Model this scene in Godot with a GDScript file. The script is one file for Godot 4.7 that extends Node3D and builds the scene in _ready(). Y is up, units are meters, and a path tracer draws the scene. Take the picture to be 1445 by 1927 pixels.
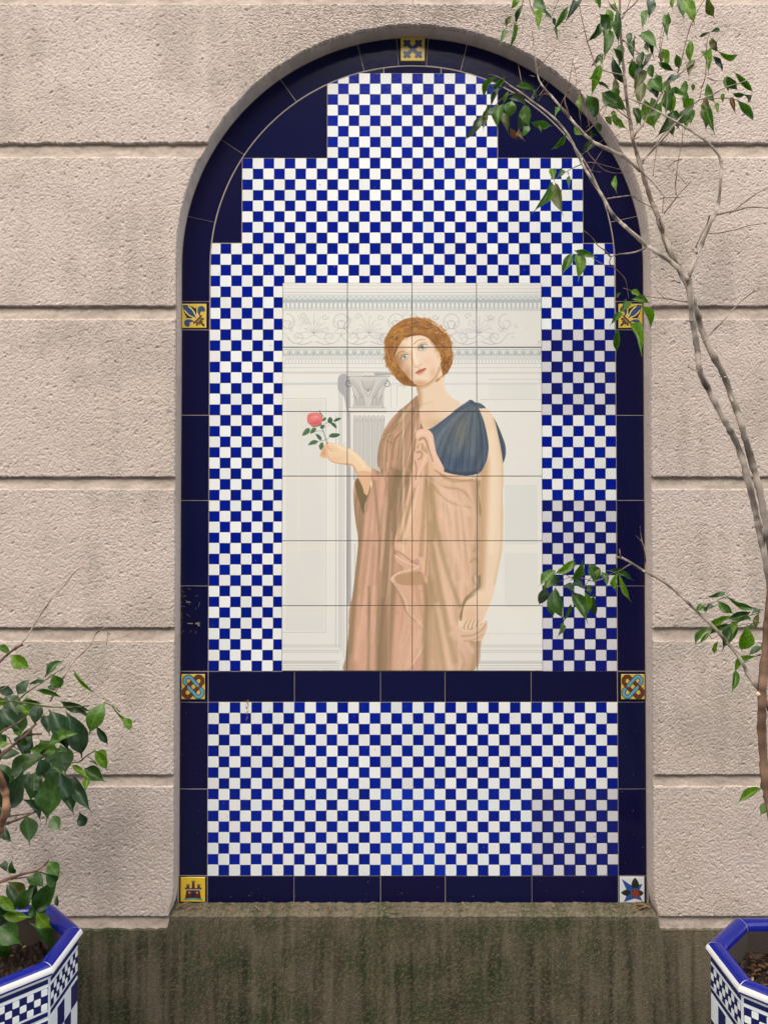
extends Node3D
# A tiled niche in a rendered street wall, with a potted weeping fig on either side. Metres, y up; the tile faces lie in the plane z = 0.

const FOCAL := 1456.0            # focal length in pixels of the photograph
const PITCH := 0.0174533         # the camera looks up by one degree
const EYE := Vector3(-0.0669, 1.45, 1.806)

const HALF := 0.542              # half the width of the niche
const SPRING := 2.06             # height where the arch springs
const INNER := 0.4745            # inner radius of the arch ring
const FACE := 0.046              # front of the render blocks
const BAND := 0.0352             # front of the recessed bands between them

var rng := RandomNumberGenerator.new()
var names := {}
var noise := FastNoiseLite.new()
var mats := {}

func _ready():
	rng.seed = 4711
	noise.seed = 11
	noise.noise_type = FastNoiseLite.TYPE_SIMPLEX
	noise.frequency = 1.0
	noise.fractal_type = FastNoiseLite.FRACTAL_NONE
	# ---- camera, sky, sun, exposure
	var cam := Camera3D.new()
	cam.name = "camera"
	cam.position = EYE
	cam.rotation.x = PITCH
	cam.fov = rad_to_deg(2.0 * atan(963.5 / FOCAL))
	cam.near = 0.05
	cam.far = 200.0
	add_child(cam)
	var env := Environment.new()
	env.background_mode = Environment.BG_SKY
	var sm := ProceduralSkyMaterial.new()
	sm.sky_top_color = Color(0.80, 0.84, 0.90)
	sm.sky_horizon_color = Color(0.88, 0.89, 0.91)
	sm.sky_curve = 0.2
	sm.ground_bottom_color = Color(0.30, 0.28, 0.26)
	sm.ground_horizon_color = Color(0.45, 0.43, 0.40)
	sm.sun_angle_max = 1.0
	var sky := Sky.new()
	sky.sky_material = sm
	env.sky = sky
	env.tonemap_mode = Environment.TONE_MAPPER_LINEAR
	env.background_energy_multiplier = 1.35
	env.tonemap_exposure = 3.75
	env.sdfgi_enabled = true
	env.ssao_enabled = true
	env.ssil_enabled = true
	var we := WorldEnvironment.new()
	we.name = "world_environment"
	we.environment = env
	add_child(we)
	var sun := DirectionalLight3D.new()
	sun.name = "overcast_sun"
	sun.light_energy = 0.42
	sun.light_color = Color(1.0, 0.965, 0.92)
	sun.light_angular_distance = 60.0
	sun.shadow_enabled = true
	add_child(sun)
	sun.look_at_from_position(Vector3(-1.6, 5.4, 5.4), Vector3.ZERO, Vector3.UP)
	# ---- the place
	make_materials()
	build_ground()
	build_wall()
	build_mural()
	build_planters()
	build_fig_tree()
	build_fig_shrub()
	build_litter()

# ------------------------------------------------------------------ naming and committing
func numbered(called: String, parent: Node) -> String:
	var key := str(parent.get_instance_id()) + called
	var n: int = names.get(key, 0)
	names[key] = n + 1
	return called if n == 0 else "%s_%03d" % [called, n]

func thing(called: String, label: String, category: String, at_ := Vector3.ZERO, group := "") -> Node3D:
	var o := Node3D.new()
	o.name = numbered(called, self)
	o.position = at_
	add_child(o, true)
	o.set_meta("label", label)
	o.set_meta("category", category)
	if group:
		o.set_meta("group", group)
	return o

func put(called: String, mesh: Mesh, m: Material, parent: Node, label := "", kind := "") -> MeshInstance3D:
	var o := MeshInstance3D.new()
	o.name = numbered(called, parent)
	o.mesh = mesh
	o.material_override = m
	parent.add_child(o, true)
	if label:
		o.set_meta("label", label)
	if kind:
		o.set_meta("kind", kind)
	return o

# a pixel of the photograph and a depth give a point of the place (for growing things traced from the photograph)
func at(px: float, py: float, z: float) -> Vector3:
	var d := Vector3((px - 722.5) / FOCAL, (963.5 - py) / FOCAL, -1.0).rotated(Vector3.RIGHT, PITCH)
	return EYE + d * ((z - EYE.z) / d.z)

# ------------------------------------------------------------------ materials
func mat(key: String, albedo: Color, rough: float, spec := 0.5) -> StandardMaterial3D:
	var m := StandardMaterial3D.new()
	m.resource_name = key
	m.albedo_color = albedo.linear_to_srgb()
	m.roughness = rough
	m.metallic_specular = spec
	mats[key] = m
	return m

func noise_texture(side: int, freq: float, octaves: int, seed_: int, kind := FastNoiseLite.TYPE_SIMPLEX) -> ImageTexture:
	var n := FastNoiseLite.new()
	n.seed = seed_
	n.noise_type = kind
	n.frequency = freq
	n.fractal_octaves = octaves
	return ImageTexture.create_from_image(n.get_seamless_image(side, side))

func relief(m: StandardMaterial3D, t: Texture2D, cm: float, scale: float) -> void:
	m.heightmap_enabled = true
	m.heightmap_texture = t
	m.heightmap_scale = cm
	m.uv1_triplanar = true
	m.uv1_world_triplanar = true
	m.uv1_scale = Vector3.ONE * scale

func make_materials() -> void:
	var coarse := noise_texture(512, 0.03, 4, 3)
	var fine := noise_texture(512, 0.09, 3, 5)
	var m := mat("roughcast_render", Color(1, 1, 1), 0.95, 0.2)
	m.vertex_color_use_as_albedo = true
	relief(m, fine, 0.07, 6.3)
	m = mat("smooth_plaster", Color(1, 1, 1), 0.92, 0.25)
	m.vertex_color_use_as_albedo = true
	relief(m, coarse, 0.12, 5.0)
	m = mat("mossy_concrete", Color(1, 1, 1), 0.96, 0.2)
	m.vertex_color_use_as_albedo = true
	relief(m, fine, 0.2, 6.0)
	m = mat("mortar", Color(0.33, 0.285, 0.25), 0.95, 0.2)
	relief(m, fine, 0.05, 9.0)
	mat("mortar_dark", Color(0.13, 0.10, 0.085), 0.9)
	mat("rust", Color(0.33, 0.16, 0.055), 0.85, 0.2)
	m = mat("glaze_dark", Color(0.0038, 0.004, 0.034), 0.12, 0.32)
	relief(m, coarse, 0.004, 3.0)
	m = mat("glaze_dark_b", Color(0.0042, 0.0054, 0.039), 0.14, 0.32)
	relief(m, coarse, 0.004, 2.6)
	m = mat("glaze_dark_c", Color(0.0046, 0.004, 0.035), 0.18, 0.32)
	relief(m, coarse, 0.006, 3.3)
	m = mat("glaze_squares", Color(1, 1, 1), 0.16, 0.34)
	m.vertex_color_use_as_albedo = true
	relief(m, coarse, 0.015, 6.0)
	m = mat("glaze_line", Color(0.012, 0.01, 0.03), 0.3)
	var whites := [Color(0.70, 0.745, 0.765), Color(0.73, 0.765, 0.775), Color(0.735, 0.745, 0.745), Color(0.685, 0.735, 0.755)]
	var blues := [Color(0.001, 0.012, 0.26), Color(0.001, 0.010, 0.22), Color(0.002, 0.022, 0.36)]
	for i in 4:
		relief(mat("glaze_white_%d" % i, whites[i], 0.16), coarse, 0.015, 6.0)
	for i in 3:
		relief(mat("glaze_blue_%d" % i, blues[i], 0.14, 0.34), coarse, 0.015, 6.0)
	m = mat("brushed_blue", Color(0.005, 0.011, 0.16), 0.2, 0.34)
	relief(m, coarse, 0.03, 8.0)
	m = mat("brushed_white", Color(0.585, 0.585, 0.63), 0.2)
	relief(m, coarse, 0.03, 8.0)
	m = mat("rim_blue", Color(0.003, 0.009, 0.20), 0.16)
	relief(m, coarse, 0.03, 4.0)
	m = mat("planter_clay", Color(0.05, 0.035, 0.028), 0.95)
	relief(m, fine, 0.1, 5.0)
	m = mat("soil", Color(1, 1, 1), 0.95, 0.2)
	m.vertex_color_use_as_albedo = true
	relief(m, fine, 0.2, 8.0)
	m = mat("bark", Color(1, 1, 1), 0.85, 0.3)
	m.vertex_color_use_as_albedo = true
	relief(m, fine, 0.16, 12.0)
	m = mat("litter", Color(1, 1, 1), 0.9, 0.2)
	m.vertex_color_use_as_albedo = true
	m.cull_mode = BaseMaterial3D.CULL_DISABLED
	m = mat("paving", Color(0.125, 0.115, 0.105), 0.95, 0.2)
	relief(m, coarse, 0.3, 2.0)
	mat("facade", Color(0.11, 0.10, 0.09), 0.95, 0.2)
	mat("facade_frame", Color(0.1, 0.09, 0.08), 0.7)
	mat("facade_pane", Color(0.02, 0.024, 0.026), 0.08)
	# leaves: a computed leaf print (midrib, side veins, mottling) tinted per material
	var vein := Image.create(64, 128, false, Image.FORMAT_RGB8)
	for y in 128:
		for x in 64:
			var u := (x - 31.5) / 32.0
			var v := y / 127.0
			var rib := exp(-pow(u / 0.045, 2.0))
			var side := exp(-pow((fposmod(v * 11.0 - absf(u) * 2.2, 1.0) - 0.5) / 0.11, 2.0)) * (1.0 - absf(u))
			var g := 0.80 + 0.10 * noise.get_noise_2d(x * 0.09, y * 0.06) + 0.30 * rib + 0.07 * side
			vein.set_pixel(x, y, Color(g * (1.0 + 0.25 * rib), g, g * (1.0 + 0.1 * rib)).clamp())
	var vt := ImageTexture.create_from_image(vein)
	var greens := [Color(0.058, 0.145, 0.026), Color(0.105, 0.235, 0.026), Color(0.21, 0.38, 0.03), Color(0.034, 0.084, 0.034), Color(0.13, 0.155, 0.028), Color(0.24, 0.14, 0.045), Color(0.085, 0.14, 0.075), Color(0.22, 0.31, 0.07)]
	for i in greens.size():
		m = mat("leaf_%d" % i, greens[i], 0.36, 0.45)
		m.albedo_texture = vt
		m.cull_mode = BaseMaterial3D.CULL_DISABLED
		m.backlight_enabled = true
		m.backlight = (Color(greens[i].r * 2.2, greens[i].g * 2.4, greens[i].b)).clamp().linear_to_srgb()

# ------------------------------------------------------------------ mesh helpers; corners run counterclockwise seen from outside
func tri(st: SurfaceTool, a: Vector3, b: Vector3, c: Vector3) -> void:
	st.add_vertex(a)
	st.add_vertex(c)
	st.add_vertex(b)

func quad(st: SurfaceTool, a: Vector3, b: Vector3, c: Vector3, d: Vector3) -> void:
	tri(st, a, b, c)
	tri(st, a, c, d)

func flat() -> SurfaceTool:
	var st := SurfaceTool.new()
	st.begin(Mesh.PRIMITIVE_TRIANGLES)
	st.set_smooth_group(-1)
	return st

func done(st: SurfaceTool) -> ArrayMesh:
	st.generate_normals()
	return st.commit()

func box(st: SurfaceTool, lo: Vector3, hi: Vector3) -> void:
	var p := []
	for i in 8:
		p.append(Vector3(hi.x if i & 1 else lo.x, hi.y if i & 2 else lo.y, hi.z if i & 4 else lo.z))
	quad(st, p[4], p[5], p[7], p[6])
	quad(st, p[1], p[0], p[2], p[3])
	quad(st, p[5], p[1], p[3], p[7])
	quad(st, p[0], p[4], p[6], p[2])
	quad(st, p[6], p[7], p[3], p[2])
	quad(st, p[0], p[1], p[5], p[4])

func ccw(poly: PackedVector2Array) -> PackedVector2Array:
	if Geometry2D.is_polygon_clockwise(poly):  # y up: Godot calls the other way round clockwise
		var r := poly.duplicate()
		r.reverse()
		return r
	return poly

func area(poly: PackedVector2Array) -> float:
	var s := 0.0
	for i in poly.size():
		s += poly[i].cross(poly[(i + 1) % poly.size()])
	return s * 0.5

func inset(poly: PackedVector2Array, b: float) -> PackedVector2Array:
	var out := PackedVector2Array()
	var n := poly.size()
	for i in n:
		var e0 := (poly[i] - poly[(i + n - 1) % n]).normalized()
		var e1 := (poly[(i + 1) % n] - poly[i]).normalized()
		var n0 := Vector2(-e0.y, e0.x)
		var n1 := Vector2(-e1.y, e1.x)
		var k := n0 + n1
		out.append(poly[i] + k * (b / maxf(0.4, k.length_squared() * 0.5)))
	return out

# a plate with a bevelled front edge: outline in x and y, back and front in z
func plate(st: SurfaceTool, outline: PackedVector2Array, z0: float, z1: float, bevel: float, at_ := Transform3D()) -> void:
	var p := outline
	if area(p) < 0.0:
		p = outline.duplicate()
		p.reverse()
	var q := inset(p, bevel)
	var n := p.size()
	var idx := Geometry2D.triangulate_polygon(q)
	for i in range(0, idx.size(), 3):
		var a := q[idx[i]]
		var b := q[idx[i + 1]]
		var c := q[idx[i + 2]]
		if (b - a).cross(c - a) < 0.0:
			var s := b
			b = c
			c = s
		tri(st, at_ * Vector3(a.x, a.y, z1), at_ * Vector3(b.x, b.y, z1), at_ * Vector3(c.x, c.y, z1))
	for i in n:
		var j := (i + 1) % n
		var a0 := at_ * Vector3(p[i].x, p[i].y, z0)
		var b0 := at_ * Vector3(p[j].x, p[j].y, z0)
		var a1 := at_ * Vector3(p[i].x, p[i].y, z1 - bevel * 0.8)
		var b1 := at_ * Vector3(p[j].x, p[j].y, z1 - bevel * 0.8)
		quad(st, a0, b0, b1, a1)
		quad(st, a1, b1, at_ * Vector3(q[j].x, q[j].y, z1), at_ * Vector3(q[i].x, q[i].y, z1))

func rect(x0: float, y0: float, x1: float, y1: float) -> PackedVector2Array:
	return PackedVector2Array([Vector2(x0, y0), Vector2(x1, y0), Vector2(x1, y1), Vector2(x0, y1)])

func rounded(x0: float, y0: float, x1: float, y1: float, r: float, steps := 2) -> PackedVector2Array:
	var out := PackedVector2Array()
	var cs := [Vector2(x1 - r, y1 - r), Vector2(x0 + r, y1 - r), Vector2(x0 + r, y0 + r), Vector2(x1 - r, y0 + r)]
	for k in 4:
		for i in steps + 1:
			var a := PI / 2 * (k + float(i) / steps)
			out.append(cs[k] + Vector2(cos(a), sin(a)) * r)
	return out

# a sheet of points, columns running left to right and rows bottom to top as seen from its front, smooth
func sheet(points: PackedVector3Array, colors: PackedColorArray, nu: int, nv: int) -> ArrayMesh:
	var normals := PackedVector3Array()
	normals.resize(points.size())
	var index := PackedInt32Array()
	index.resize((nu - 1) * (nv - 1) * 6)
	var k := 0
	for j in nv:
		for i in nu:
			var o := j * nu + i
			var du := points[o + (1 if i < nu - 1 else 0)] - points[o - (1 if i > 0 else 0)]
			var dv := points[o + (nu if j < nv - 1 else 0)] - points[o - (nu if j > 0 else 0)]
			normals[o] = du.cross(dv).normalized()
			if i < nu - 1 and j < nv - 1:
				index[k] = o
				index[k + 1] = o + nu + 1
				index[k + 2] = o + 1
				index[k + 3] = o
				index[k + 4] = o + nu
				index[k + 5] = o + nu + 1
				k += 6
	var arrays := []
	arrays.resize(Mesh.ARRAY_MAX)
	arrays[Mesh.ARRAY_VERTEX] = points
	arrays[Mesh.ARRAY_NORMAL] = normals
	if colors.size():
		arrays[Mesh.ARRAY_COLOR] = colors
	arrays[Mesh.ARRAY_INDEX] = index
	var m := ArrayMesh.new()
	m.add_surface_from_arrays(Mesh.PRIMITIVE_TRIANGLES, arrays)
	return m

# ------------------------------------------------------------------ ground and the building across the lane
func build_ground() -> void:
	var st := flat()
	quad(st, Vector3(-60, 0, 60), Vector3(60, 0, 60), Vector3(60, 0, -60), Vector3(-60, 0, -60))
	var g := put("pavement", done(st), mats["paving"], self)
	g.set_meta("kind", "structure")
	g.set_meta("label", "grey pavement at the foot of the rendered wall")
	# what the glazed tiles mirror: the house on the other side of the lane
	var h := thing("facing_house", "dull brown house across the lane, mirrored in the glazed tiles", "house", Vector3(0, 0, 7.5))
	st = flat()
	box(st, Vector3(-14, 0, 0), Vector3(14, 7.0, 6))
	put("wall", done(st), mats["facade"], h)
	st = flat()
	box(st, Vector3(-14.3, 7.0, -0.35), Vector3(14.3, 7.25, 6.3))
	put("roof", done(st), mats["facade_frame"], h)
	for k in 12:
		var x := -12.0 + (k % 6) * 4.6
		var y := 0.9 + (k / 6) * 2.9
		st = flat()
		for s in [[x - 0.08, y - 0.08, x, y + 1.58], [x + 1.1, y - 0.08, x + 1.18, y + 1.58], [x, y - 0.08, x + 1.1, y], [x, y + 1.5, x + 1.1, y + 1.58]]:
			box(st, Vector3(s[0], s[1], -0.06), Vector3(s[2], s[3], 0.05))
		var w := put("window", done(st), mats["facade_frame"], h)
		st = flat()
		box(st, Vector3(x, y, -0.02), Vector3(x + 1.1, y + 1.5, 0.03))
		put("pane", done(st), mats["facade_pane"], w)

# ------------------------------------------------------------------ the rendered wall
func arch_half(y: float, r: float) -> float:
	if y <= SPRING:
		return r + 0.010 * pow(clampf((0.64 - y) / 0.07, 0.0, 1.0), 2.0)
	return sqrt(maxf(0.0, r * r - (y - SPRING) * (y - SPRING)))

func rough(x: float, y: float) -> float:
	var wx := noise.get_noise_2d(x * 120.0, y * 120.0 + 40.0)
	var wy := noise.get_noise_2d(x * 120.0 + 19.0, y * 120.0)
	var a := noise.get_noise_2d(x * 172.0 + wx * 0.7, y * 255.0 + wy * 0.7)
	var b := noise.get_noise_2d(x * 75.0 + 7.0, y * 120.0 + 3.0 + wy * 0.6)
	var c := noise.get_noise_2d(x * 5.0, y * 5.0)
	a = minf(a * 1.4, 0.55)
	b = minf(b, 0.3)
	var pit := maxf(0.0, noise.get_noise_2d(x * 48.0 + 3.0, y * 52.0 + 9.0) - 0.80) * 0.012
	return (0.00085 * a + 0.00035 * b - pit) * (1.0 - smoothstep(1.25, 1.45, absf(x))) + 0.0008 * c

func render_tint(x: float, y: float) -> Color:
	var a := noise.get_noise_2d(x * 2.1 + 9.0, y * 2.6)
	var b := noise.get_noise_2d(x * 6.0, y * 7.5 + 3.0)
	var c := noise.get_noise_2d(x * 45.0, y * 60.0)
	var d := noise.get_noise_2d(x * 1.3 + 31.0, y * 1.7)
	var pink := Color(0.555, 0.475, 0.44)
	var tan_ := Color(0.53, 0.458, 0.405)
	var grey := Color(0.43, 0.375, 0.338)
	var k := pink.lerp(tan_, clampf(0.5 + 0.9 * d + 0.3 * b, 0.0, 1.0))
	k = k.lerp(grey, clampf(0.10 + 0.5 * a + 0.35 * b + 0.25 * c + 0.35 * noise.get_noise_2d(x * 17.0, y * 1.6 + 4.0), 0.0, 0.75))
	return k

func spread(near: float, far: float, step: float) -> PackedFloat32Array:
	var xs := PackedFloat32Array()
	var x := near
	while x < 0.965:
		xs.append(x)
		x += step
	while x < 1.45:
		xs.append(x)
		x += maxf(step, 0.005)
	var s := step
	while x < far:
		xs.append(x)
		s *= 1.4
		x += s
	xs.append(far)
	return xs

# one block of render beside the niche; side is -1 or 1
func side_block(y0: float, y1: float, side: int) -> ArrayMesh:
	var ys := [[y0, 0.0], [y0, 0.87], [y0 + 0.0012, 1.0]]
	var n := int((y1 - y0 - 0.009) / 0.0018)
	for j in range(1, n):
		ys.append([lerpf(y0 + 0.0012, y1 - 0.0018, float(j) / n), 1.0])
	ys.append([y1 - 0.0018, 1.0])
	ys.append([y1 - 0.0004, 0.86])
	ys.append([y1, 0.0])
	var near := spread(0.0, 2.4, 0.0021)
	# columns from the niche outwards: return, arris, then the face, whose near end follows the niche
	var xs := []
	for x in near:
		if x > 0.575:
			xs.append(x)
	var cols := 20 + xs.size()
	var pts := PackedVector3Array()
	var tint := PackedColorArray()
	for r in ys:
		var y: float = r[0]
		var xe := arch_half(y, HALF + 0.0016)
		var wob := 0.0011 * noise.get_noise_2d(y * 150.0, side * 5.0)
		var row := []
		row.append([xe, 0.0])
		row.append([xe + wob, 0.84])
		row.append([xe + 0.0016 + wob, 1.0])
		for k in 17:
			row.append([lerpf(xe + 0.0016, 0.575, (k + 1) / 17.0), 1.0])
		for x in xs:
			row.append([x, 1.0])
		if side < 0:
			row.reverse()
		for q in row:
			var x: float = q[0] * side
			var w := minf(q[1], r[1])
			var ny := y
			if r[1] < 1.0:
				ny += (0.0014 * noise.get_noise_2d(x * 130.0, y0 * 9.0) + 0.0014 * noise.get_noise_2d(x * 22.0, y0 * 9.0 + 2.0))
			var z := 0.029 if w == 0.0 else FACE - (1.0 - w) * 0.012
			if w > 0.5:
				z += (rough(x, y) - 0.0008) * (1.0 if w == 1.0 else 0.5)
			pts.append(Vector3(x, ny, z))
			tint.append(render_tint(x, y))
	return sheet(pts, tint, cols, ys.size())

# the course over the crown of the arch, and the plain course above it
func top_block(y0: float, y1: float, arched: bool) -> ArrayMesh:
	var right := spread(0.0, 2.4, 0.0021)
	var xs := []
	for k in range(right.size() - 1, 0, -1):
		xs.append(-right[k])
	for x in right:
		xs.append(x)
	var rows := 12 + int((y1 - y0) / (0.0018 if arched else 0.02))
	var ts := [[0.0, 0.0], [0.0, 0.85], [0.0, 1.0]]
	for j in range(1, rows):
		ts.append([float(j) / rows, 1.0])
	ts.append([1.0, 1.0])
	ts.append([1.0, 0.86])
	ts.append([1.0, 0.0])
	var pts := PackedVector3Array()
	var tint := PackedColorArray()
	var bottoms := PackedFloat32Array()
	var r := HALF + 0.0016
	for x in xs:
		var yb := y0
		if arched and absf(x) < r:
			yb = maxf(y0, SPRING + sqrt(r * r - x * x))
		bottoms.append(yb)
	for j in ts.size():
		var t: float = ts[j][0]
		var w: float = ts[j][1]
		for i in xs.size():
			var x: float = xs[i]
			var lo := bottoms[i]
			var jag := (0.0014 * noise.get_noise_2d(x * 130.0, y0 * 9.0) + 0.0014 * noise.get_noise_2d(x * 22.0, y0 * 9.0 + 2.0))
			var y := lo + jag
			if j == 2:
				y = lo + 0.0012 + jag
			elif j > 2 and j < ts.size() - 3:
				y = lerpf(lo + 0.0012, y1 - 0.0018, t)
			elif j == ts.size() - 3:
				y = y1 - 0.0018
			elif j >= ts.size() - 2:
				y = y1 - (0.0004 if j == ts.size() - 2 else 0.0)
			var z := 0.029 if w == 0.0 else FACE - (1.0 - w) * 0.012
			if w > 0.5:
				z += (rough(x, y) - 0.0008) * (1.0 if w == 1.0 else 0.5)
			pts.append(Vector3(x, y, z))
			tint.append(render_tint(x, y))
	return sheet(pts, tint, xs.size(), ts.size())

func band_tint(x: float, y: float) -> Color:
	var a := noise.get_noise_2d(x * 9.0, y * 30.0)
	var b := noise.get_noise_2d(x * 60.0, y * 60.0)
	return Color(0.49, 0.415, 0.358) * (0.86 + 0.14 * a + 0.07 * b)

func build_wall() -> void:
	var w := thing("rendered_wall", "beige roughcast wall with horizontal grooves round the arched niche", "wall")
	# the body of the wall, with the niche left open in front of it
	var st := flat()
	box(st, Vector3(-2.4, 0, -0.35), Vector3(2.4, 3.6, -0.02))
	put("wall_core", done(st), mats["mortar"], w)
	# the smooth coat behind the blocks: it shows in the bands and as the reveal of the niche
	st = flat()
	var half := PackedVector2Array([Vector2(2.4, 0.3), Vector2(2.4, 3.6), Vector2(0, 3.6)])
	for i in 49:
		var a := PI / 2 * (1.0 - i / 48.0)
		half.append(Vector2(cos(a), sin(a)) * HALF + Vector2(0, SPRING))
	for y in [1.8, 1.5, 1.2, 0.9, 0.64, 0.62, 0.60, 0.585, 0.57]:
		half.append(Vector2(arch_half(y, HALF), y))
	half.append(Vector2(0.552, 0.3))
	for side in [-1, 1]:
		var outline := PackedVector2Array()
		for v in half:
			outline.append(Vector2(v.x * side, v.y))
		var idx := Geometry2D.triangulate_polygon(outline)
		for i in range(0, idx.size(), 3):
			var t := [outline[idx[i]], outline[idx[i + 1]], outline[idx[i + 2]]]
			if (t[1] - t[0]).cross(t[2] - t[0]) < 0.0:
				t.reverse()
			for v in [t[0], t[2], t[1]]:
				st.set_color(band_tint(v.x, v.y))
				st.add_vertex(Vector3(v.x, v.y, BAND))
		var n := outline.size()
		for i in range(3, n - 1):
			var a := outline[i]
			var b := outline[i + 1]
			st.set_color(Color(0.52, 0.445, 0.405) * (0.93 + 0.1 * noise.get_noise_2d(a.x * 20.0, a.y * 20.0)))
			var q := [Vector3(a.x, a.y, -0.02), Vector3(b.x, b.y, -0.02), Vector3(b.x, b.y, BAND), Vector3(a.x, a.y, BAND)]
			if side > 0:
				q.reverse()
			quad(st, q[0], q[1], q[2], q[3])
	put("plaster_coat", done(st), mats["smooth_plaster"], w)
	var courses := [[1.9527, 2.2956], [1.5612, 1.9222], [1.2184, 1.5333], [0.8863, 1.1883], [0.5683, 0.8600]]
	put("render_block", top_block(2.682, 3.6, false), mats["roughcast_render"], w)
	put("render_block", top_block(2.3288, 2.652, true), mats["roughcast_render"], w)
	for c in courses:
		for side in [-1, 1]:
			put("render_block", side_block(c[0], c[1], side), mats["roughcast_render"], w)
	var bands := [[2.652, 2.682], [2.2956, 2.3288], [1.9222, 1.9527], [1.5333, 1.5612], [1.1883, 1.2184], [0.8600, 0.8863], [0.541, 0.5683]]
	for b in bands:
		for side in [-1, 1]:
			put("groove_band", groove_band(b[0], b[1], side), mats["smooth_plaster"], w)
	put("plinth", plinth_mesh(), mats["mossy_concrete"], w, "dark mossy concrete plinth streaked with stains under the niche")

# the smooth sloping band under a block: deep at its top, nearly flush with the block below it
func groove_band(y0: float, y1: float, side: int) -> ArrayMesh:
	var rows := 9
	var xs := spread(0.0, 2.4, 0.006)
	var pts := PackedVector3Array()
	var tint := PackedColorArray()
	for j in rows:
		var t := float(j) / (rows - 1)
		var y := lerpf(y0 - 0.004, y1 + 0.003, t)
		var xe := arch_half(y, HALF + 0.0008) if y < SPRING + HALF else 0.0
		var row := [[xe, true]]
		for x in xs:
			row.append([maxf(x, xe), false])
		if side < 0:
			row.reverse()
		for q in row:
			var x: float = q[0] * side
			var z := lerpf(FACE - 0.0030, BAND + 0.0004, pow(t, 0.8))
			z += 0.0007 * noise.get_noise_2d(x * 30.0, y * 60.0) + 0.0004 * noise.get_noise_2d(x * 130.0, y * 160.0)
			if q[1]:
				z = BAND - 0.004
			pts.append(Vector3(x, y, z))
			tint.append(band_tint(x, y))
	return sheet(pts, tint, xs.size() + 1, rows)

func moss_tint(x: float, y: float) -> Color:
	# damp stains run down in streaks; moss sits in patches; the right end is cleaner
	var streak := noise.get_noise_2d(x * 26.0, y * 2.4)
	var thin := noise.get_noise_2d(x * 80.0, y * 6.0 + 8.0)
	var patch := noise.get_noise_2d(x * 7.0, y * 9.0)
	var wide := noise.get_noise_2d(x * 3.0 + 5.0, y * 4.0)
	var grain := noise.get_noise_2d(x * 260.0, y * 260.0)
	var grain2 := noise.get_noise_2d(x * 120.0 + 5.0, y * 120.0)
	var bare := Color(0.175, 0.146, 0.108)
	var moss := Color(0.048, 0.059, 0.032)
	var brown := Color(0.086, 0.077, 0.054)
	var clean := smoothstep(0.40, 0.66, x + 0.08 * patch)
	var cover := 0.86 + 0.16 * patch + 0.26 * streak + 0.16 * thin - 0.62 * clean
	if y > 0.560:
		cover -= 0.28 + 0.5 * grain2
	var k := brown.lerp(moss, clampf(0.45 + 0.5 * wide + 0.5 * patch + 0.45 * grain2 + 0.3 * grain, 0.0, 1.0))
	k = bare.lerp(k, clampf(cover + 0.22 * grain + 0.14 * grain2, 0.0, 1.0))
	# damp run marks
	var run := maxf(0.0, noise.get_noise_2d(x * 34.0 + 50.0, y * 1.6) - 0.2) * smoothstep(0.55, 0.50, y + 0.03 * grain2)
	k = k * (1.0 - 0.55 * run)
	if grain > 0.66:
		k = k.lerp(Color(0.26, 0.21, 0.14), 0.45)
	return k

func plinth_mesh() -> ArrayMesh:
	var right := spread(0.0, 2.4, 0.003)
	var xs := []
	for k in range(right.size() - 1, 0, -1):
		xs.append(-right[k])
	for x in right:
		xs.append(x)
	var rows := []
	rows.append(0.0)
	rows.append(0.15)
	var y := 0.24
	while y < 1.0:
		rows.append(y)
		y += 0.003 / 0.57
	var pts := PackedVector3Array()
	var tint := PackedColorArray()
	var extra := 18
	for j in rows.size() + extra:
		for x in xs:
			var mid := smoothstep(0.556, 0.549, absf(x))
			var top := lerpf(0.541, 0.5712, mid) + 0.0012 * noise.get_noise_2d(x * 40.0, 1.0)
			var depth := lerpf(0.0125, 0.0465, mid)
			var p := Vector3(x, 0, FACE - 0.001)
			if j < rows.size():
				p.y = rows[j] * (top - 0.004)
			else:
				var t := float(j - rows.size()) / (extra - 1)
				p.y = top - 0.004 + 0.004 * minf(1.0, t * 5.0) + 0.0065 * mid * t
				p.z = FACE - 0.001 - depth * t
			var bump := rough(x * 1.3, (p.y - p.z) * 1.1) * 0.5 - 0.0006
			if j < rows.size():
				p.z += bump
			else:
				p.y += bump * 0.8 + (0.0025 * maxf(0.0, noise.get_noise_2d(x * 25.0, p.z * 60.0)) if mid > 0.5 else 0.0)
			pts.append(p)
			tint.append(moss_tint(x, p.y - (p.z - FACE) * 0.4))
	return sheet(pts, tint, xs.size(), rows.size() + extra)

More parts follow.
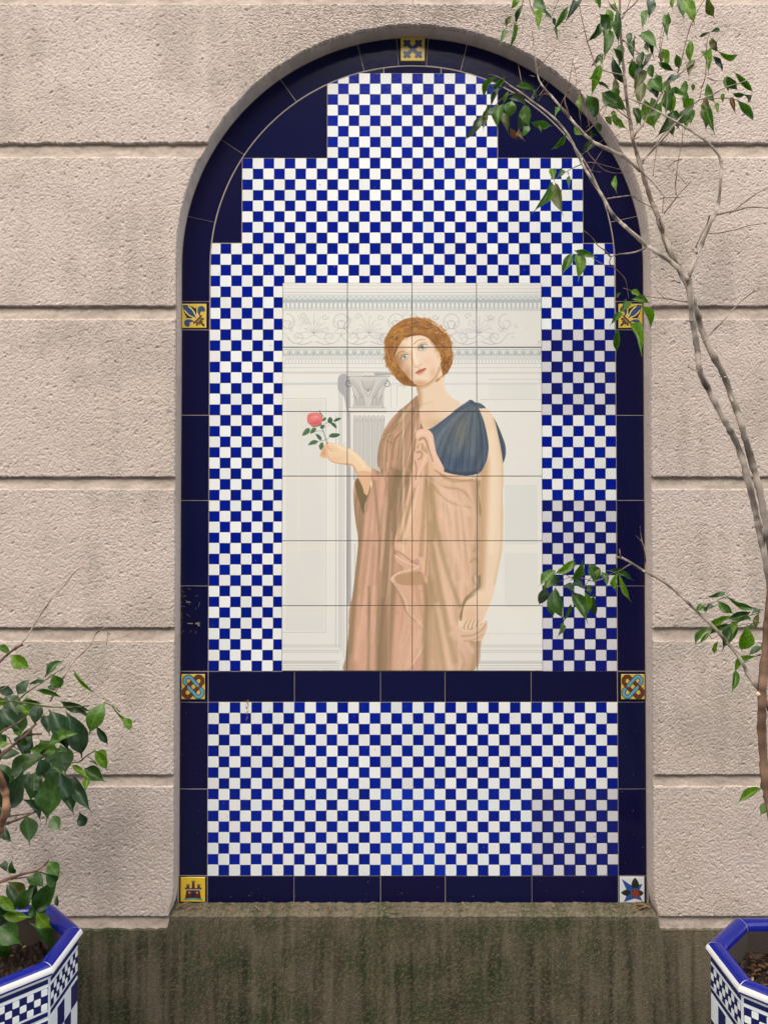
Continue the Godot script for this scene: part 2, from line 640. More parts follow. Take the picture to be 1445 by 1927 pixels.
# ------------------------------------------------------------------ a small painter for flat print on tiles
class Canvas:
	var w: int
	var h: int
	var px := PackedVector3Array()
	var ids := PackedByteArray()
	var frame_at := Vector2.ZERO
	var frame_scale := 1.0
	var rng := RandomNumberGenerator.new()

	func _init(w_: int, h_: int, ground: Vector3):
		w = w_
		h = h_
		px.resize(w * h)
		px.fill(ground)
		ids.resize(w * h)
		rng.seed = 77

	func frame(o: Vector2, s: float) -> void:
		frame_at = o
		frame_scale = s

	func curve(a: Array, closed: bool, smooth := true) -> PackedVector2Array:
		var p := PackedVector2Array()
		for i in range(0, a.size(), 2):
			p.append((Vector2(a[i], a[i + 1])) * frame_scale + frame_at)
		if not smooth or p.size() < 3:
			return p
		var out := PackedVector2Array()
		var n := p.size()
		for i in (n if closed else n - 1):
			var p0 := p[(i + n - 1) % n] if closed or i > 0 else p[0]
			var p3 := p[(i + 2) % n] if closed or i < n - 2 else p[n - 1]
			var l := p[i].distance_to(p[(i + 1) % n])
			var m0 := ((p[(i + 1) % n] - p0) / 6.0).limit_length(l * 0.36)
			var m1 := ((p3 - p[i]) / 6.0).limit_length(l * 0.36)
			for k in 5:
				var t := k / 5.0
				out.append(p[i].bezier_interpolate(p[i] + m0, p[(i + 1) % n] - m1, p[(i + 1) % n], t))
		if not closed:
			out.append(p[n - 1])
		return out

	func fill(a: Array, col: Vector3, id := 0, smooth := true, alpha := 1.0) -> void:
		var p := curve(a, true, smooth)
		var y0 := h
		var y1 := 0
		for v in p:
			y0 = mini(y0, int(floor(v.y)))
			y1 = maxi(y1, int(ceil(v.y)))
		for y in range(maxi(0, y0), mini(h, y1 + 1)):
			var yc := y + 0.5
			var xs := []
			var n := p.size()
			for i in n:
				var q := p[i]
				var r := p[(i + 1) % n]
				if (q.y <= yc) != (r.y <= yc):
					xs.append(q.x + (r.x - q.x) * (yc - q.y) / (r.y - q.y))
			xs.sort()
			for k in range(0, xs.size() - 1, 2):
				var xa: float = xs[k]
				var xb: float = xs[k + 1]
				for x in range(maxi(0, int(floor(xa))), mini(w, int(ceil(xb)))):
					var cov := clampf(minf(x + 1.0, xb) - maxf(float(x), xa), 0.0, 1.0)
					var o := y * w + x
					px[o] = px[o].lerp(col, cov * alpha)
					if id and cov > 0.5:
						ids[o] = id

	func stroke(a: Array, w0: float, w1: float, col: Vector3, alpha := 1.0, soft := 0.4, clip := -1, smooth := true) -> void:
		line(curve(a, false, smooth), w0 * frame_scale, w1 * frame_scale, col, alpha, soft, clip)

	func line(p: PackedVector2Array, w0: float, w1: float, col: Vector3, alpha: float, soft: float, clip: int) -> void:
		if p.size() < 2:
			return
		var reach := maxf(w0, w1) * 0.5 * (1.0 + soft) + 1.2
		var lo := p[0]
		var hi := p[0]
		var total := 0.0
		for i in p.size():
			lo = lo.min(p[i])
			hi = hi.max(p[i])
			if i:
				total += p[i].distance_to(p[i - 1])
		var bx := maxi(0, int(lo.x - reach))
		var by := maxi(0, int(lo.y - reach))
		var ex := mini(w - 1, int(hi.x + reach) + 1)
		var ey := mini(h - 1, int(hi.y + reach) + 1)
		if ex < bx or ey < by:
			return
		var bw := ex - bx + 1
		var cov := PackedFloat32Array()
		cov.resize(bw * (ey - by + 1))
		var run := 0.0
		for i in range(1, p.size()):
			var u := p[i - 1]
			var v := p[i]
			var e := v - u
			var len2 := e.length_squared()
			if len2 < 1e-6:
				continue
			var l := sqrt(len2)
			for y in range(maxi(by, int(minf(u.y, v.y) - reach)), mini(ey, int(maxf(u.y, v.y) + reach) + 1) + 1):
				for x in range(maxi(bx, int(minf(u.x, v.x) - reach)), mini(ex, int(maxf(u.x, v.x) + reach) + 1) + 1):
					var q := Vector2(x + 0.5, y + 0.5)
					var t := clampf((q - u).dot(e) / len2, 0.0, 1.0)
					var d := q.distance_to(u + e * t)
					var f := (run + t * l) / total
					var hw := lerpf(w0, w1, f) * 0.5
					var c := 1.0 - smoothstep(hw * (1.0 - soft) - 0.35, hw * (1.0 + soft) + 0.35, d)
					if hw < 0.5:
						c *= hw * 2.0
					var o := (y - by) * bw + x - bx
					if c > cov[o]:
						cov[o] = c
			run += l
		for y in range(by, ey + 1):
			for x in range(bx, ex + 1):
				var c := cov[(y - by) * bw + x - bx]
				if c > 0.0:
					var o := y * w + x
					if clip < 0 or ids[o] == clip:
						px[o] = px[o].lerp(col, c * alpha)

	func blob(x: float, y: float, rx: float, ry: float, col: Vector3, alpha: float, clip := -1) -> void:
		var c := Vector2(x, y) * frame_scale + frame_at
		rx *= frame_scale
		ry *= frame_scale
		for j in range(maxi(0, int(c.y - ry * 2.0)), mini(h, int(c.y + ry * 2.0) + 1)):
			for i in range(maxi(0, int(c.x - rx * 2.0)), mini(w, int(c.x + rx * 2.0) + 1)):
				var o := j * w + i
				if clip < 0 or ids[o] == clip:
					var d := Vector2((i + 0.5 - c.x) / rx, (j + 0.5 - c.y) / ry).length_squared()
					px[o] = px[o].lerp(col, alpha * exp(-d * 1.6))

	# short brush hairs that take up the paint under them, lighter or darker
	func hatch(clip: int, x0: float, y0: float, x1: float, y1: float, n: int, angle: float, length: float, strength: float) -> void:
		for i in n:
			var a := Vector2(rng.randf_range(x0, x1), rng.randf_range(y0, y1)) * frame_scale + frame_at
			var xi := clampi(int(a.x), 0, w - 1)
			var yi := clampi(int(a.y), 0, h - 1)
			if ids[yi * w + xi] != clip:
				continue
			var d := Vector2.from_angle(angle + rng.randf_range(-0.12, 0.12)) * length * frame_scale * rng.randf_range(0.5, 1.2)
			var k := 1.0 + strength * rng.randf_range(-1.0, 0.8)
			line(PackedVector2Array([a - d * 0.5, a + d * 0.5]), 1.1, 0.8, (px[yi * w + xi] * k).clamp(Vector3.ZERO, Vector3.ONE), 0.6, 0.4, clip)

	func texture() -> ImageTexture:
		var bytes := PackedByteArray()
		bytes.resize(w * h * 3)
		for i in w * h:
			bytes[i * 3] = clampi(int(px[i].x * 255.0 + 0.5), 0, 255)
			bytes[i * 3 + 1] = clampi(int(px[i].y * 255.0 + 0.5), 0, 255)
			bytes[i * 3 + 2] = clampi(int(px[i].z * 255.0 + 0.5), 0, 255)
		return ImageTexture.create_from_image(Image.create_from_data(w, h, false, Image.FORMAT_RGB8, bytes))

func c8(r: float, g: float, b: float) -> Vector3:
	return Vector3(r, g, b) / 255.0

func spiral(c: Canvas, x: float, y: float, r: float, turn: float, way: float, col: Vector3, alpha: float, wd := 3.0) -> void:
	var a := []
	for i in 15:
		var t := i / 14.0
		var q := turn + way * t * TAU * 1.15
		a.append(x + cos(q) * r * (1.0 - t * 0.86))
		a.append(y + sin(q) * r * (1.0 - t * 0.86))
	c.stroke(a, wd, wd * 0.7, col, alpha)

func palmette(c: Canvas, x: float, y: float, s: float, col: Vector3) -> void:
	for k in range(-4, 5):
		var q := -PI / 2 + k * 0.33
		var l := s * (1.0 - absf(k) * 0.09)
		var dx := cos(q)
		var dy := sin(q)
		c.stroke([x, y, x + dx * l * 0.5 + k * 1.5, y + dy * l * 0.55, x + dx * l + k * 3.0, y + dy * l + absf(k) * 4.0, x + dx * l + k * 5.0 + 4.0, y + dy * l + absf(k) * 5.0 + 9.0], 2.6, 1.8, col, 0.42)
	c.stroke([x - s * 0.9, y + 18, x - s * 0.4, y + 30, x, y + 8, x + s * 0.4, y + 30, x + s * 0.9, y + 18], 3.0, 2.0, col, 0.45)

# the picture on the panel of 24 tiles: a standing woman in classical dress with a rose, before pale mouldings
func paint_panel() -> ImageTexture:
	var c := Canvas.new(640, 959, c8(230, 230, 226))
	var s := 640.0 / 1445.0
	c.frame(Vector2.ZERO, s)
	var ink := c8(128, 136, 140)
	var cool := c8(222, 223, 222)
	var warm := c8(236, 231, 214)
	# washes of the ground
	for i in 240:
		c.blob(c.rng.randf_range(0, 1445), c.rng.randf_range(0, 2165), c.rng.randf_range(40, 130), c.rng.randf_range(40, 160), cool if c.rng.randf() < 0.65 else warm, 0.10)
	c.fill([0, 150, 1445, 150, 1445, 358, 0, 358], c8(224, 223, 218), 0, false, 0.5)
	c.fill([20, 660, 232, 660, 232, 1940, 20, 1940], c8(220, 221, 217), 0, false, 0.75)
	c.fill([1235, 1130, 1420, 1130, 1420, 1460, 1235, 1460], c8(218, 220, 216), 0, false, 0.8)
	c.fill([1235, 1510, 1420, 1510, 1420, 1810, 1235, 1810], c8(220, 221, 216), 0, false, 0.7)
	c.fill([1150, 560, 1420, 560, 1420, 650, 1150, 650], c8(222, 223, 218), 0, false, 0.6)
	for v in [1095, 1465, 1485, 1820, 1842]:
		c.stroke([0, v, 1445, v + 3], 10, 10, c8(240, 230, 203), 0.35, 0.8)
	# cornice: lines, scales, dentils
	for v in [[12, 0.25], [32, 0.3], [52, 0.55], [66, 0.35], [110, 0.5], [146, 0.4], [153, 0.45], [360, 0.4], [370, 0.6], [404, 0.5], [412, 0.35], [450, 0.4], [474, 0.35], [500, 0.35], [507, 0.3]]:
		c.stroke([0, v[0], 700, v[0] + 1.5, 1445, v[0]], 3.2, 3.2, ink, v[1])
	c.fill([0, 66, 1445, 66, 1445, 108, 0, 108], c8(198, 207, 209), 0, false, 0.45)
	c.fill([0, 92, 1445, 92, 1445, 108, 0, 108], c8(150, 166, 174), 0, false, 0.5)
	for i in 47:
		var u := i * 31.5
		c.stroke([u, 72, u + 4, 82, u + 16, 87, u + 28, 82, u + 31, 72], 2.2, 2.2, c8(120, 134, 142), 0.5)
		c.stroke([u + 15, 88, u + 20, 97, u + 32, 102, u + 44, 97, u + 47, 88], 2.2, 2.2, c8(120, 134, 142), 0.45)
	for i in 60:
		var u := 18.0 + i * 24.2
		c.stroke([u, 116, u, 141], 9, 9, c8(142, 160, 165), 0.62, 0.3)
		c.stroke([u + 9, 138, u + 17, 138], 3, 3, c8(140, 152, 156), 0.4)
	for i in 60:
		c.blob(c.rng.randf_range(0, 1445), c.rng.randf_range(175, 345), c.rng.randf_range(14, 40), c.rng.randf_range(10, 24), c8(204, 206, 210) if i % 2 else c8(236, 234, 228), 0.5)
	# scrolls of the frieze
	for k in 4:
		var u := 175.0 + k * 307.0
		palmette(c, u, 285, 95 if k % 2 else 110, c8(118, 122, 130))
		for side in [-1, 1]:
			spiral(c, u + side * 92, 305, 36, PI * 0.5, side, c8(122, 126, 134), 0.55)
			spiral(c, u + side * 152, 225, 52, -PI * 0.5, -side, c8(122, 126, 134), 0.55)
			spiral(c, u + side * 62, 190, 20, 0.0, side, c8(122, 126, 134), 0.55)
			c.stroke([u + side * 10, 330, u + side * 60, 346, u + side * 120, 335, u + side * 160, 290, u + side * 200, 280], 3.4, 2.0, c8(122, 126, 134), 0.55)
			c.stroke([u + side * 120, 275, u + side * 140, 250, u + side * 130, 225, u + side * 112, 215], 3.0, 2.0, c8(120, 126, 134), 0.42)
	for i in 70:
		var u := c.rng.randf_range(0, 1445)
		var v := c.rng.randf_range(170, 340)
		c.stroke([u, v, u + c.rng.randf_range(-14, 14), v + 8, u + c.rng.randf_range(-18, 18), v + c.rng.randf_range(8, 20)], 3.0, 1.5, c8(116, 122, 130), 0.35)
	# egg and dart, and the small dentils under it
	c.fill([0, 374, 1445, 374, 1445, 403, 0, 403], c8(206, 211, 210), 0, false, 0.55)
	for i in 33:
		var u := i * 45.0
		c.stroke([u, 376, u + 4, 394, u + 16, 401, u + 28, 394, u + 32, 376], 3.2, 3.2, c8(104, 122, 124), 0.6)
		c.fill([u + 33, 401, u + 39, 378, u + 45, 401], c8(112, 130, 128), 0, false, 0.55)
	for i in 78:
		var u := 16.0 + i * 18.6
		c.stroke([u, 446, u, 424, u + 4, 419, u + 10, 421, u + 11, 430], 2.6, 2.6, c8(132, 144, 150), 0.6)
	# wall mouldings left and right
	c.stroke([0, 567, 330, 565], 12, 12, c8(190, 196, 203), 0.65, 0.7)
	c.stroke([600, 567, 760, 567, 1445, 565], 10, 10, c8(196, 202, 208), 0.55, 0.7)
	for q in [[0, 500, 350, 499], [0, 650, 242, 650], [242, 650, 242, 1952], [0, 1952, 244, 1950], [605, 570, 605, 700], [640, 580, 640, 690], [640, 578, 740, 578], [1100, 655, 1445, 655], [1150, 540, 1445, 540]]:
		c.stroke(q, 2.6, 2.2, c8(150, 154, 152), 0.55)
	for q in [[318, 560, 318, 2030], [332, 540, 332, 2060], [300, 740, 300, 2025], [344, 900, 344, 2090], [402, 1460, 402, 2000]]:
		c.stroke(q, 4, 3, c8(160, 166, 168), 0.6)
	c.stroke([325, 620, 325, 2040], 12, 10, c8(205, 208, 208), 0.6, 0.6)
	for v in [2022, 2032, 2052, 2062, 2112, 2124, 2138, 2152]:
		c.stroke([0, v, 320, v], 3, 3, c8(140, 146, 144), 0.5)
		c.stroke([1090, v, 1445, v], 3, 3, c8(140, 146, 144), 0.5)
	c.stroke([1090, 1958, 1445, 1958], 2, 2, c8(150, 154, 152), 0.5)
	c.stroke([0, 2118, 300, 2118], 7, 7, c8(176, 182, 180), 0.5)
	c.stroke([1090, 2120, 1445, 2120], 8, 8, c8(176, 182, 180), 0.55)
	# column with its shadow
	c.fill([312, 530, 336, 510, 372, 520, 376, 640, 378, 1090, 380, 1800, 362, 1800, 362, 760, 344, 640, 312, 600], c8(166, 167, 170), 0, true, 0.85)
	c.fill([376, 720, 575, 720, 562, 1180, 382, 1180], c8(229, 228, 222), 0, false)
	for i in 7:
		var u := 396.0 + i * 25.5
		c.stroke([u, 1100, u, 765, u + 4, 747, u + 11, 743, u + 17, 750, u + 18, 775], 3.4, 3.0, c8(118, 120, 122), 0.75)
		c.stroke([u + 9, 760, u + 9, 1100], 11, 11, c8(190, 190, 188), 0.8, 0.5)
		c.stroke([u + 17, 770, u + 17, 1100], 3, 3, c8(132, 134, 136), 0.55)
	c.fill([352, 496, 608, 500, 600, 526, 360, 524], c8(214, 213, 208), 0, false)
	c.stroke([352, 498, 606, 500], 4, 4, c8(140, 143, 146), 0.6)
	c.stroke([520, 512, 604, 510], 18, 8, c8(150, 154, 158), 0.7, 0.6)
	c.stroke([360, 526, 600, 526], 4, 4, c8(120, 124, 128), 0.6)
	c.fill([378, 530, 590, 530, 566, 620, 566, 705, 396, 705, 392, 620], c8(208, 207, 203), 0, false)
	for side in [-1, 1]:
		var cx := 476.0
		c.stroke([cx + side * 30, 640, cx + side * 52, 590, cx + side * 80, 552, cx + side * 108, 540], 14, 10, c8(190, 191, 190), 0.9, 0.3)
		c.stroke([cx + side * 38, 646, cx + side * 60, 600, cx + side * 88, 562, cx + side * 112, 552], 3, 3, c8(104, 107, 110), 0.7)
		spiral(c, cx + side * 104, 568, 22, -PI / 2, side, c8(104, 107, 112), 0.8, 5.0)
		for k in 9:
			c.stroke([cx + side * (14 + k * 7), 690, cx + side * (24 + k * 6), 660 - (k % 3) * 12, cx + side * (18 + k * 9), 640 - (k % 2) * 18], 3, 2, c8(126, 129, 130), 0.6)
		c.stroke([cx + side * 84, 700, cx + side * 76, 640, cx + side * 90, 580], 4, 3, c8(150, 152, 152), 0.7)
	for k in range(-3, 4):
		c.stroke([476, 610, 476 + k * 9, 580, 476 + k * 10, 550], 3, 2, c8(120, 124, 126), 0.6)
	c.stroke([440, 545, 476, 640, 512, 545], 3, 3, c8(130, 132, 134), 0.6)
	for k in 5:
		c.blob(448 + k * 14, 516 - (k % 2) * 8, 7, 7, c8(236, 235, 230), 0.9)
		c.stroke([443 + k * 14, 520, 449 + k * 14, 526, 456 + k * 14, 518], 2.5, 2, c8(110, 112, 116), 0.7)
	c.fill([366, 702, 580, 702, 576, 722, 370, 722], c8(226, 223, 213), 0, false)
	c.stroke([366, 722, 578, 722], 5, 4, c8(168, 167, 160), 0.8)
	c.stroke([368, 702, 578, 702], 3, 3, c8(150, 150, 146), 0.7)
	paint_woman(c)
	paint_rose(c)
	# age: a faint warm border and specks
	for i in 130:
		c.blob(c.rng.randf_range(0, 1445), c.rng.randf_range(0, 2165), 3, 3, c8(150, 140, 110), 0.25)
	c.stroke([1438, 0, 1438, 2165], 26, 26, c8(240, 229, 196), 0.45, 0.9)
	c.stroke([4, 0, 4, 2165], 20, 20, c8(240, 229, 196), 0.4, 0.9)
	return c.texture()

func paint_woman(c: Canvas) -> void:
	var s := 640.0 / 1445.0
	var skin := c8(236, 213, 188)
	var skin_dark := c8(205, 170, 132)
	var pink := c8(212, 168, 146)
	var fold := c8(142, 120, 92)
	var pale := c8(232, 200, 176)
	# dress behind the shoulder
	c.fill([1165, 740, 1200, 800, 1238, 900, 1243, 960, 1228, 1010, 1210, 1000, 1190, 830], c8(84, 98, 112), 9)
	# bare shoulders, chest and the hanging arm
	c.fill([752, 560, 755, 640, 745, 700, 760, 780, 790, 850, 900, 800, 1000, 720, 1130, 705, 1172, 745, 1200, 850, 1226, 1000, 1230, 1100, 1225, 1180, 1228, 1320, 1222, 1480, 1196, 1620, 1172, 1740, 1150, 1800, 1128, 1850, 1108, 1895, 1070, 1932, 1010, 1940, 960, 1925, 950, 1850, 960, 1790, 1000, 1720, 1050, 1680, 1060, 1600, 1060, 1400, 1070, 1250, 1080, 1090, 1120, 900, 1080, 760, 1020, 690, 960, 660, 905, 590, 890, 520], skin, 1)
	c.stroke([1118, 1000, 1112, 1150, 1108, 1300, 1104, 1500, 1095, 1700], 60, 44, c8(196, 160, 120), 0.85, 0.95, 1)
	c.blob(800, 700, 90, 90, c8(214, 178, 144), 0.6, 1)
	c.blob(860, 790, 120, 40, c8(206, 168, 132), 0.6, 1)
	c.stroke([1175, 760, 1206, 880, 1226, 1050, 1222, 1250, 1216, 1480, 1180, 1680], 18, 18, c8(218, 192, 150), 0.6, 0.9, 1)
	c.stroke([1165, 850, 1172, 1050, 1170, 1300, 1160, 1500], 40, 30, c8(243, 226, 198), 0.6, 0.9, 1)
	c.stroke([990, 1860, 1020, 1800, 1080, 1750], 22, 16, c8(170, 130, 96), 0.7, 0.8, 1)
	c.blob(1070, 1830, 40, 60, c8(226, 184, 152), 0.7, 1)
	for k in 4:
		c.stroke([1012 + k * 22, 1928, 1020 + k * 21, 1905, 1034 + k * 18, 1880], 5, 2, c8(176, 124, 96), 0.7, 0.5, 1)
	# hair
	c.frame(Vector2(471.8, 176.9) * s, 0.4082 * s)
	var hair := c8(158, 112, 64)
	c.fill([230, 392, 262, 330, 275, 285, 335, 185, 440, 105, 520, 65, 610, 48, 760, 62, 900, 128, 1020, 220, 1110, 315, 1152, 420, 1162, 560, 1168, 650, 1120, 760, 1090, 810, 1035, 832, 980, 800, 700, 985, 590, 985, 480, 952, 385, 855, 300, 725, 252, 620, 268, 500], hair, 2)
	for i in 120:
		var q := c.rng.randf_range(PI * 0.6, PI * 2.34)
		var r := c.rng.randf_range(0.93, 1.05)
		c.blob(702.0 + cos(q) * 446.0 * r, 520.0 + sin(q) * 458.0 * r, c.rng.randf_range(14, 30), c.rng.randf_range(14, 30), [c8(172, 116, 58), c8(190, 134, 72), c8(148, 98, 48)][i % 3], 0.75)
	# neck
	c.fill([640, 930, 672, 1010, 690, 1120, 680, 1260, 700, 1330, 1200, 1290, 1260, 1210, 1130, 1130, 1070, 1020, 1035, 840, 1005, 620, 900, 700], c8(233, 210, 184), 1)
	c.stroke([672, 1000, 700, 1110, 700, 1250], 90, 80, c8(188, 150, 112), 0.8, 0.95, 1)
	c.stroke([700, 985, 800, 960, 900, 880, 980, 740], 70, 50, c8(190, 152, 114), 0.8, 0.95, 1)
	c.stroke([1010, 800, 1040, 950, 1110, 1100], 40, 40, c8(240, 220, 194), 0.6, 0.9, 1)
	c.stroke([740, 1240, 860, 1210, 900, 1190], 14, 8, c8(205, 170, 136), 0.6, 0.8, 1)
	# face
	c.fill([420, 470, 462, 400, 520, 330, 640, 290, 760, 288, 850, 345, 925, 430, 975, 500, 1015, 555, 1010, 600, 985, 660, 960, 780, 920, 850, 860, 912, 780, 962, 700, 972, 625, 925, 545, 835, 470, 740, 415, 650, 385, 560], c8(238, 215, 192), 3)
	c.blob(420, 660, 130, 220, c8(172, 128, 92), 0.95, 3)
	c.blob(560, 760, 70, 120, c8(214, 172, 134), 0.6, 3)
	c.blob(900, 800, 70, 110, c8(214, 172, 138), 0.55, 3)
	c.blob(540, 840, 90, 120, c8(180, 136, 100), 0.75, 3)
	c.blob(700, 940, 130, 50, c8(196, 152, 116), 0.7, 3)
	c.blob(470, 480, 80, 70, c8(206, 168, 126), 0.5, 3)
	c.blob(830, 640, 110, 100, c8(238, 198, 172), 0.75, 3)
	c.blob(640, 420, 110, 90, c8(246, 228, 200), 0.8, 3)
	c.blob(770, 960, 150, 45, c8(214, 170, 132), 0.7, 3)
	c.blob(960, 470, 50, 70, c8(204, 156, 110), 0.7, 3)
	c.blob(985, 560, 34, 60, c8(222, 176, 140), 0.8, 3)
	# nose along the tilted axis
	c.stroke([618, 470, 640, 560, 668, 650], 46, 40, c8(248, 230, 206), 0.75, 0.9, 3)
	c.stroke([596, 500, 606, 580, 622, 660, 640, 700], 20, 16, c8(212, 170, 130), 0.6, 0.9, 3)
	c.stroke([640, 708, 664, 722, 690, 712], 10, 8, c8(178, 116, 88), 0.7, 0.6, 3)
	c.stroke([700, 694, 722, 694, 740, 684, 738, 668], 10, 6, c8(178, 116, 88), 0.65, 0.6, 3)
	c.blob(690, 672, 26, 22, c8(246, 218, 192), 0.8, 3)
	c.blob(705, 735, 26, 20, c8(214, 168, 138), 0.6, 3)
	# mouth
	c.fill([655, 806, 684, 772, 722, 752, 740, 752, 760, 738, 806, 738, 770, 768, 726, 786], c8(186, 112, 92), 3)
	c.fill([655, 806, 700, 786, 760, 766, 806, 740, 780, 778, 730, 812, 690, 820], c8(206, 134, 112), 3)
	c.stroke([655, 806, 700, 787, 745, 770, 806, 739], 7, 4, c8(132, 66, 56), 0.85, 0.5, 3)
	c.stroke([690, 834, 740, 824, 776, 800], 14, 8, c8(204, 158, 124), 0.7, 0.8, 3)
	c.blob(770, 870, 60, 34, c8(242, 214, 188), 0.7, 3)
	# eyes
	for e in [[520, 578, 1.0], [752, 448, 1.1]]:
		var x: float = e[0]
		var y: float = e[1]
		var k: float = e[2]
		c.blob(x, y, 66 * k, 48 * k, c8(206, 164, 124), 0.75, 3)
		c.fill([x - 50 * k, y + 26 * k, x - 26 * k, y - 12 * k, x + 8 * k, y - 28 * k, x + 48 * k, y - 30 * k, x + 40 * k, y + 4 * k, x + 8 * k, y + 32 * k, x - 24 * k, y + 36 * k], c8(226, 226, 216), 3)
		c.blob(x - 2, y + 2, 22 * k, 23 * k, c8(88, 130, 138), 1.0, 3)
		c.blob(x - 2, y + 2, 22 * k, 23 * k, c8(88, 130, 138), 0.8, 3)
		c.blob(x - 2, y, 10 * k, 10 * k, c8(30, 44, 50), 1.0, 3)
		c.blob(x + 4, y - 8, 4 * k, 4 * k, c8(240, 246, 246), 1.0, 3)
		c.stroke([x - 54 * k, y + 30 * k, x - 28 * k, y - 14 * k, x + 8 * k, y - 32 * k, x + 54 * k, y - 32 * k], 10, 8, c8(92, 66, 46), 0.85, 0.5, 3)
		c.stroke([x - 48 * k, y + 30 * k, x - 16 * k, y + 42 * k, x + 16 * k, y + 32 * k, x + 44 * k, y - 2 * k], 7, 5, c8(150, 110, 82), 0.7, 0.6, 3)
		c.stroke([x - 58 * k, y + 4 * k, x - 34 * k, y - 36 * k, x + 6 * k, y - 56 * k, x + 52 * k, y - 54 * k], 8, 6, c8(172, 128, 92), 0.7, 0.7, 3)
	c.stroke([640, 412, 670, 376, 720, 352, 790, 352], 12, 7, c8(150, 104, 60), 0.75, 0.7, 3)
	c.stroke([400, 590, 424, 536, 470, 506, 520, 508], 12, 8, c8(150, 104, 62), 0.7, 0.7, 3)
	# hair over the brow, then curls and strands
	c.fill([232, 392, 300, 250, 440, 120, 610, 60, 780, 70, 920, 150, 1060, 290, 1110, 420, 1060, 560, 1010, 560, 985, 520, 940, 440, 860, 352, 760, 296, 640, 296, 560, 318, 500, 322, 470, 380, 400, 440, 385, 520, 372, 600, 330, 560], hair, 2)
	c.fill([360, 460, 385, 560, 400, 640, 460, 740, 540, 850, 625, 940, 690, 980, 590, 985, 480, 952, 385, 855, 300, 725, 252, 620, 268, 500], hair, 2)
	c.fill([1000, 540, 1020, 620, 1000, 680, 1020, 760, 1035, 832, 1090, 810, 1120, 760, 1168, 650, 1150, 520, 1080, 480], c8(150, 98, 46), 2)
	c.blob(760, 180, 220, 90, c8(186, 134, 86), 0.8, 2)
	c.blob(420, 250, 120, 110, c8(190, 134, 66), 0.8, 2)
	c.blob(1060, 430, 90, 150, c8(186, 132, 78), 0.8, 2)
	c.blob(640, 300, 190, 34, c8(120, 76, 36), 0.8, 2)
	c.blob(900, 400, 80, 60, c8(124, 82, 42), 0.7, 2)
	c.blob(420, 500, 44, 120, c8(128, 80, 38), 0.8, 2)
	c.blob(520, 900, 110, 60, c8(116, 68, 36), 0.8, 2)
	c.blob(1060, 700, 70, 110, c8(116, 72, 34), 0.7, 2)
	for i in 70:
		var q := c.rng.randf_range(PI * 0.7, PI * 2.25)
		var r := c.rng.randf_range(0.66, 0.98)
		c.blob(705.0 + cos(q) * 450.0 * r, 520.0 + sin(q) * 462.0 * r, c.rng.randf_range(22, 46), c.rng.randf_range(18, 40), c8(118, 76, 40) if i % 3 == 0 else c8(212, 166, 112), 0.45, 2)
	for i in 420:
		var q := c.rng.randf() * TAU
		var r := c.rng.randf_range(0.62, 1.0)
		var x := 705.0 + cos(q) * 455.0 * r
		var y := 520.0 + sin(q) * 465.0 * r
		var d := q + PI / 2 + c.rng.randf_range(-0.5, 0.5)
		var l := c.rng.randf_range(30, 80)
		var b := c.rng.randf_range(-0.5, 0.5)
		var k := c.rng.randf()
		var col := c8(206, 152, 88) if k < 0.4 else (c8(128, 78, 36) if k < 0.75 else c8(158, 110, 62))
		c.stroke([x, y, x + cos(d) * l * 0.5, y + sin(d) * l * 0.5, x + cos(d + b) * l, y + sin(d + b) * l], c.rng.randf_range(5, 12), 3, col, 0.42, 0.6, 2)
	for i in 150:  # loose curls along the outline
		var q := c.rng.randf_range(PI * 0.62, PI * 2.32)
		var x := 700.0 + cos(q) * 448.0
		var y := 520.0 + sin(q) * 458.0
		var d := q + PI / 2 * (1.0 if i % 2 else -1.0)
		var l := c.rng.randf_range(26, 60)
		c.stroke([x, y, x + cos(d) * l * 0.6 + cos(q) * 16.0, y + sin(d) * l * 0.6 + sin(q) * 16.0, x + cos(d) * l, y + sin(d) * l - cos(q) * 4.0], 15, 5, c8(166, 112, 56) if i % 3 else c8(196, 142, 82), 0.5, 0.8)
	for i in 46:  # waves over the brow and the sides
		var q := c.rng.randf_range(PI * 0.75, PI * 2.2)
		var r := c.rng.randf_range(0.7, 0.93)
		var x := 705.0 + cos(q) * 450.0 * r
		var y := 520.0 + sin(q) * 460.0 * r
		var d := q + PI / 2
		c.stroke([x, y, x + cos(d) * 34 + cos(q) * 14, y + sin(d) * 34 + sin(q) * 14, x + cos(d) * 68 - cos(q) * 8, y + sin(d) * 68 - sin(q) * 8, x + cos(d) * 100, y + sin(d) * 100], 14, 6, c8(124, 78, 38) if i % 2 else c8(208, 156, 94), 0.5, 0.8, 2)
	# locks: a dark underside and a lit crest each, flowing back from the parting
	for i in 74:
		var q := c.rng.randf_range(PI * 0.66, PI * 2.30)
		var r := c.rng.randf_range(0.66, 1.0)
		var way := -1.0 if q < PI * 1.45 else 1.0
		var ax := 705.0 + cos(q) * 446.0 * r
		var ay := 520.0 + sin(q) * 458.0 * r
		var l := c.rng.randf_range(50, 110)
		var d := q + way * PI / 2 + c.rng.randf_range(-0.35, 0.35)
		var b := c.rng.randf_range(0.35, 1.0) * (1.0 if i % 2 else -1.0)
		var pts := [ax, ay, ax + cos(d) * l * 0.4, ay + sin(d) * l * 0.4, ax + cos(d + b) * l * 0.8, ay + sin(d + b) * l * 0.8, ax + cos(d + b * 1.7) * l, ay + sin(d + b * 1.7) * l]
		var up := []
		for k in range(0, 8, 2):
			up.append(pts[k] + cos(q) * 11.0)
			up.append(pts[k + 1] + sin(q) * 11.0 - 3.0)
		c.stroke(pts, 17, 6, c8(104, 66, 36), 0.5, 0.8, 2)
